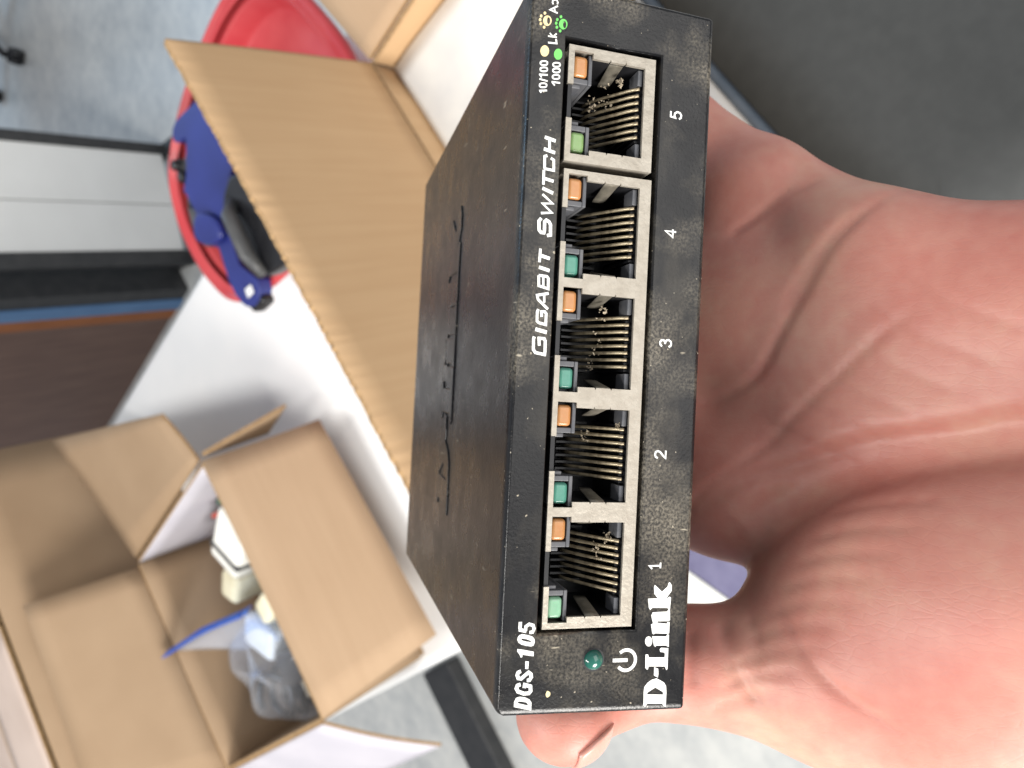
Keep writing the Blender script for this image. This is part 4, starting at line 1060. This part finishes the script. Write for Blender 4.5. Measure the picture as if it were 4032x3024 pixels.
groove([(-41, -1), (-44.4, -6.1), (-47.6, -9.9), (-49.9, -13.3), (-52.5, -19.3), (-54.6, -25.4)], .55, .8)
groove([(-47.8, 4.6), (-50.7, 1.3), (-54.0, -1.4), (-58.3, -5.6)], .7, 1.0)
groove([(-50, 8), (-53, 6), (-58, 4)], .5, .9); groove([(-46, 1), (-48, -2), (-52, -4)], .45, .9)
for k in range(9):
    a = -18 - 4.2 * k
    groove([(a - 3, -24 + 2.0 * k), (a - 6, -14 + 1.5 * k), (a - 10, -6 + k)], .28, .8)
for k in range(6):
    groove([(4 - 5 * k, -30 + 4 * k), (8 - 5 * k, -18 + 4 * k), (15 - 6 * k, -8 + 3.5 * k)], .22, .8)
HV = smooth(HV, 1, .35)
# flesh pressed flat where it touches the case
u_, y_, v_ = HV[:, 0], HV[:, 1], HV[:, 2]
inx = (u_ > -0.6) & (u_ < 100.6) & (y_ > -0.05) & (y_ < 98.05) & (v_ > -0.06) & (v_ < 28)
low = inx & (v_ < 9) & (u_ > 4)
HV[low, 2] = -0.06
lft = inx & ~low & (u_ < 20)
HV[lft, 0] = -0.62
hand = pydata("hand", HV * K, [tuple(int(a) for a in q) for q in HF], M['skin'], None, True)
hand.matrix_world = DEV
tag(hand, "open left palm carrying the black switch, thumb along its left side", "hand")
# thumbnail: a curved plate on the outer back of the thumb tip, following its curve
nv_ = []; nf = []
A, B = 12, 12
nC = np.array([-6.9, 14.5, 12.6]); nR = np.array([7.0, 8.0, 7.4])
n0 = np.array([-0.60, -0.62, -0.50]); n0 /= np.linalg.norm(n0)
e1 = np.array([0.35, 0.15, -1.0]); e1 -= (e1 @ n0) * n0; e1 /= np.linalg.norm(e1)   # towards the nail root
e2 = np.cross(n0, e1)
for lay in (1.025, 0.92):
    for j in range(B + 1):
        t = j / B * 2 - 1
        for i in range(A + 1):
            s = i / A * 2 - 1
            wd = math.sqrt(max(0.0, 1 - 0.42 * t * t)) if t < 0 else math.sqrt(max(0.05, 1 - 0.75 * t * t))
            d_ = n0 + e1 * math.tan(t * 0.62 + .12) + e2 * math.tan(s * wd * 0.66)
            d_ /= np.linalg.norm(d_)
            nv_.append(tuple(nC + d_ * nR * lay))
n_ = (A + 1) * (B + 1)
for j in range(B):
    for i in range(A):
        a = j * (A + 1) + i
        nf += [(a, a + 1, a + A + 2, a + A + 1), (n_ + a, n_ + a + A + 1, n_ + a + A + 2, n_ + a + 1)]
for i in range(A):
    nf += [(i + 1, i, n_ + i, n_ + i + 1), (B * (A + 1) + i, B * (A + 1) + i + 1, n_ + B * (A + 1) + i + 1, n_ + B * (A + 1) + i)]
for j in range(B):
    a = j * (A + 1); b = a + A
    nf += [(a, a + A + 1, n_ + a + A + 1, n_ + a), (b + A + 1, b, n_ + b, n_ + b + A + 1)]
nail = pydata("thumbnail", [(x * K, y * K, z * K) for x, y, z in nv_], nf, M['nail'], hand, True)
bm_ = bmesh.new(); bm_.from_mesh(nail.data); bmesh.ops.recalc_face_normals(bm_, faces=bm_.faces); bm_.to_mesh(nail.data); bm_.free()
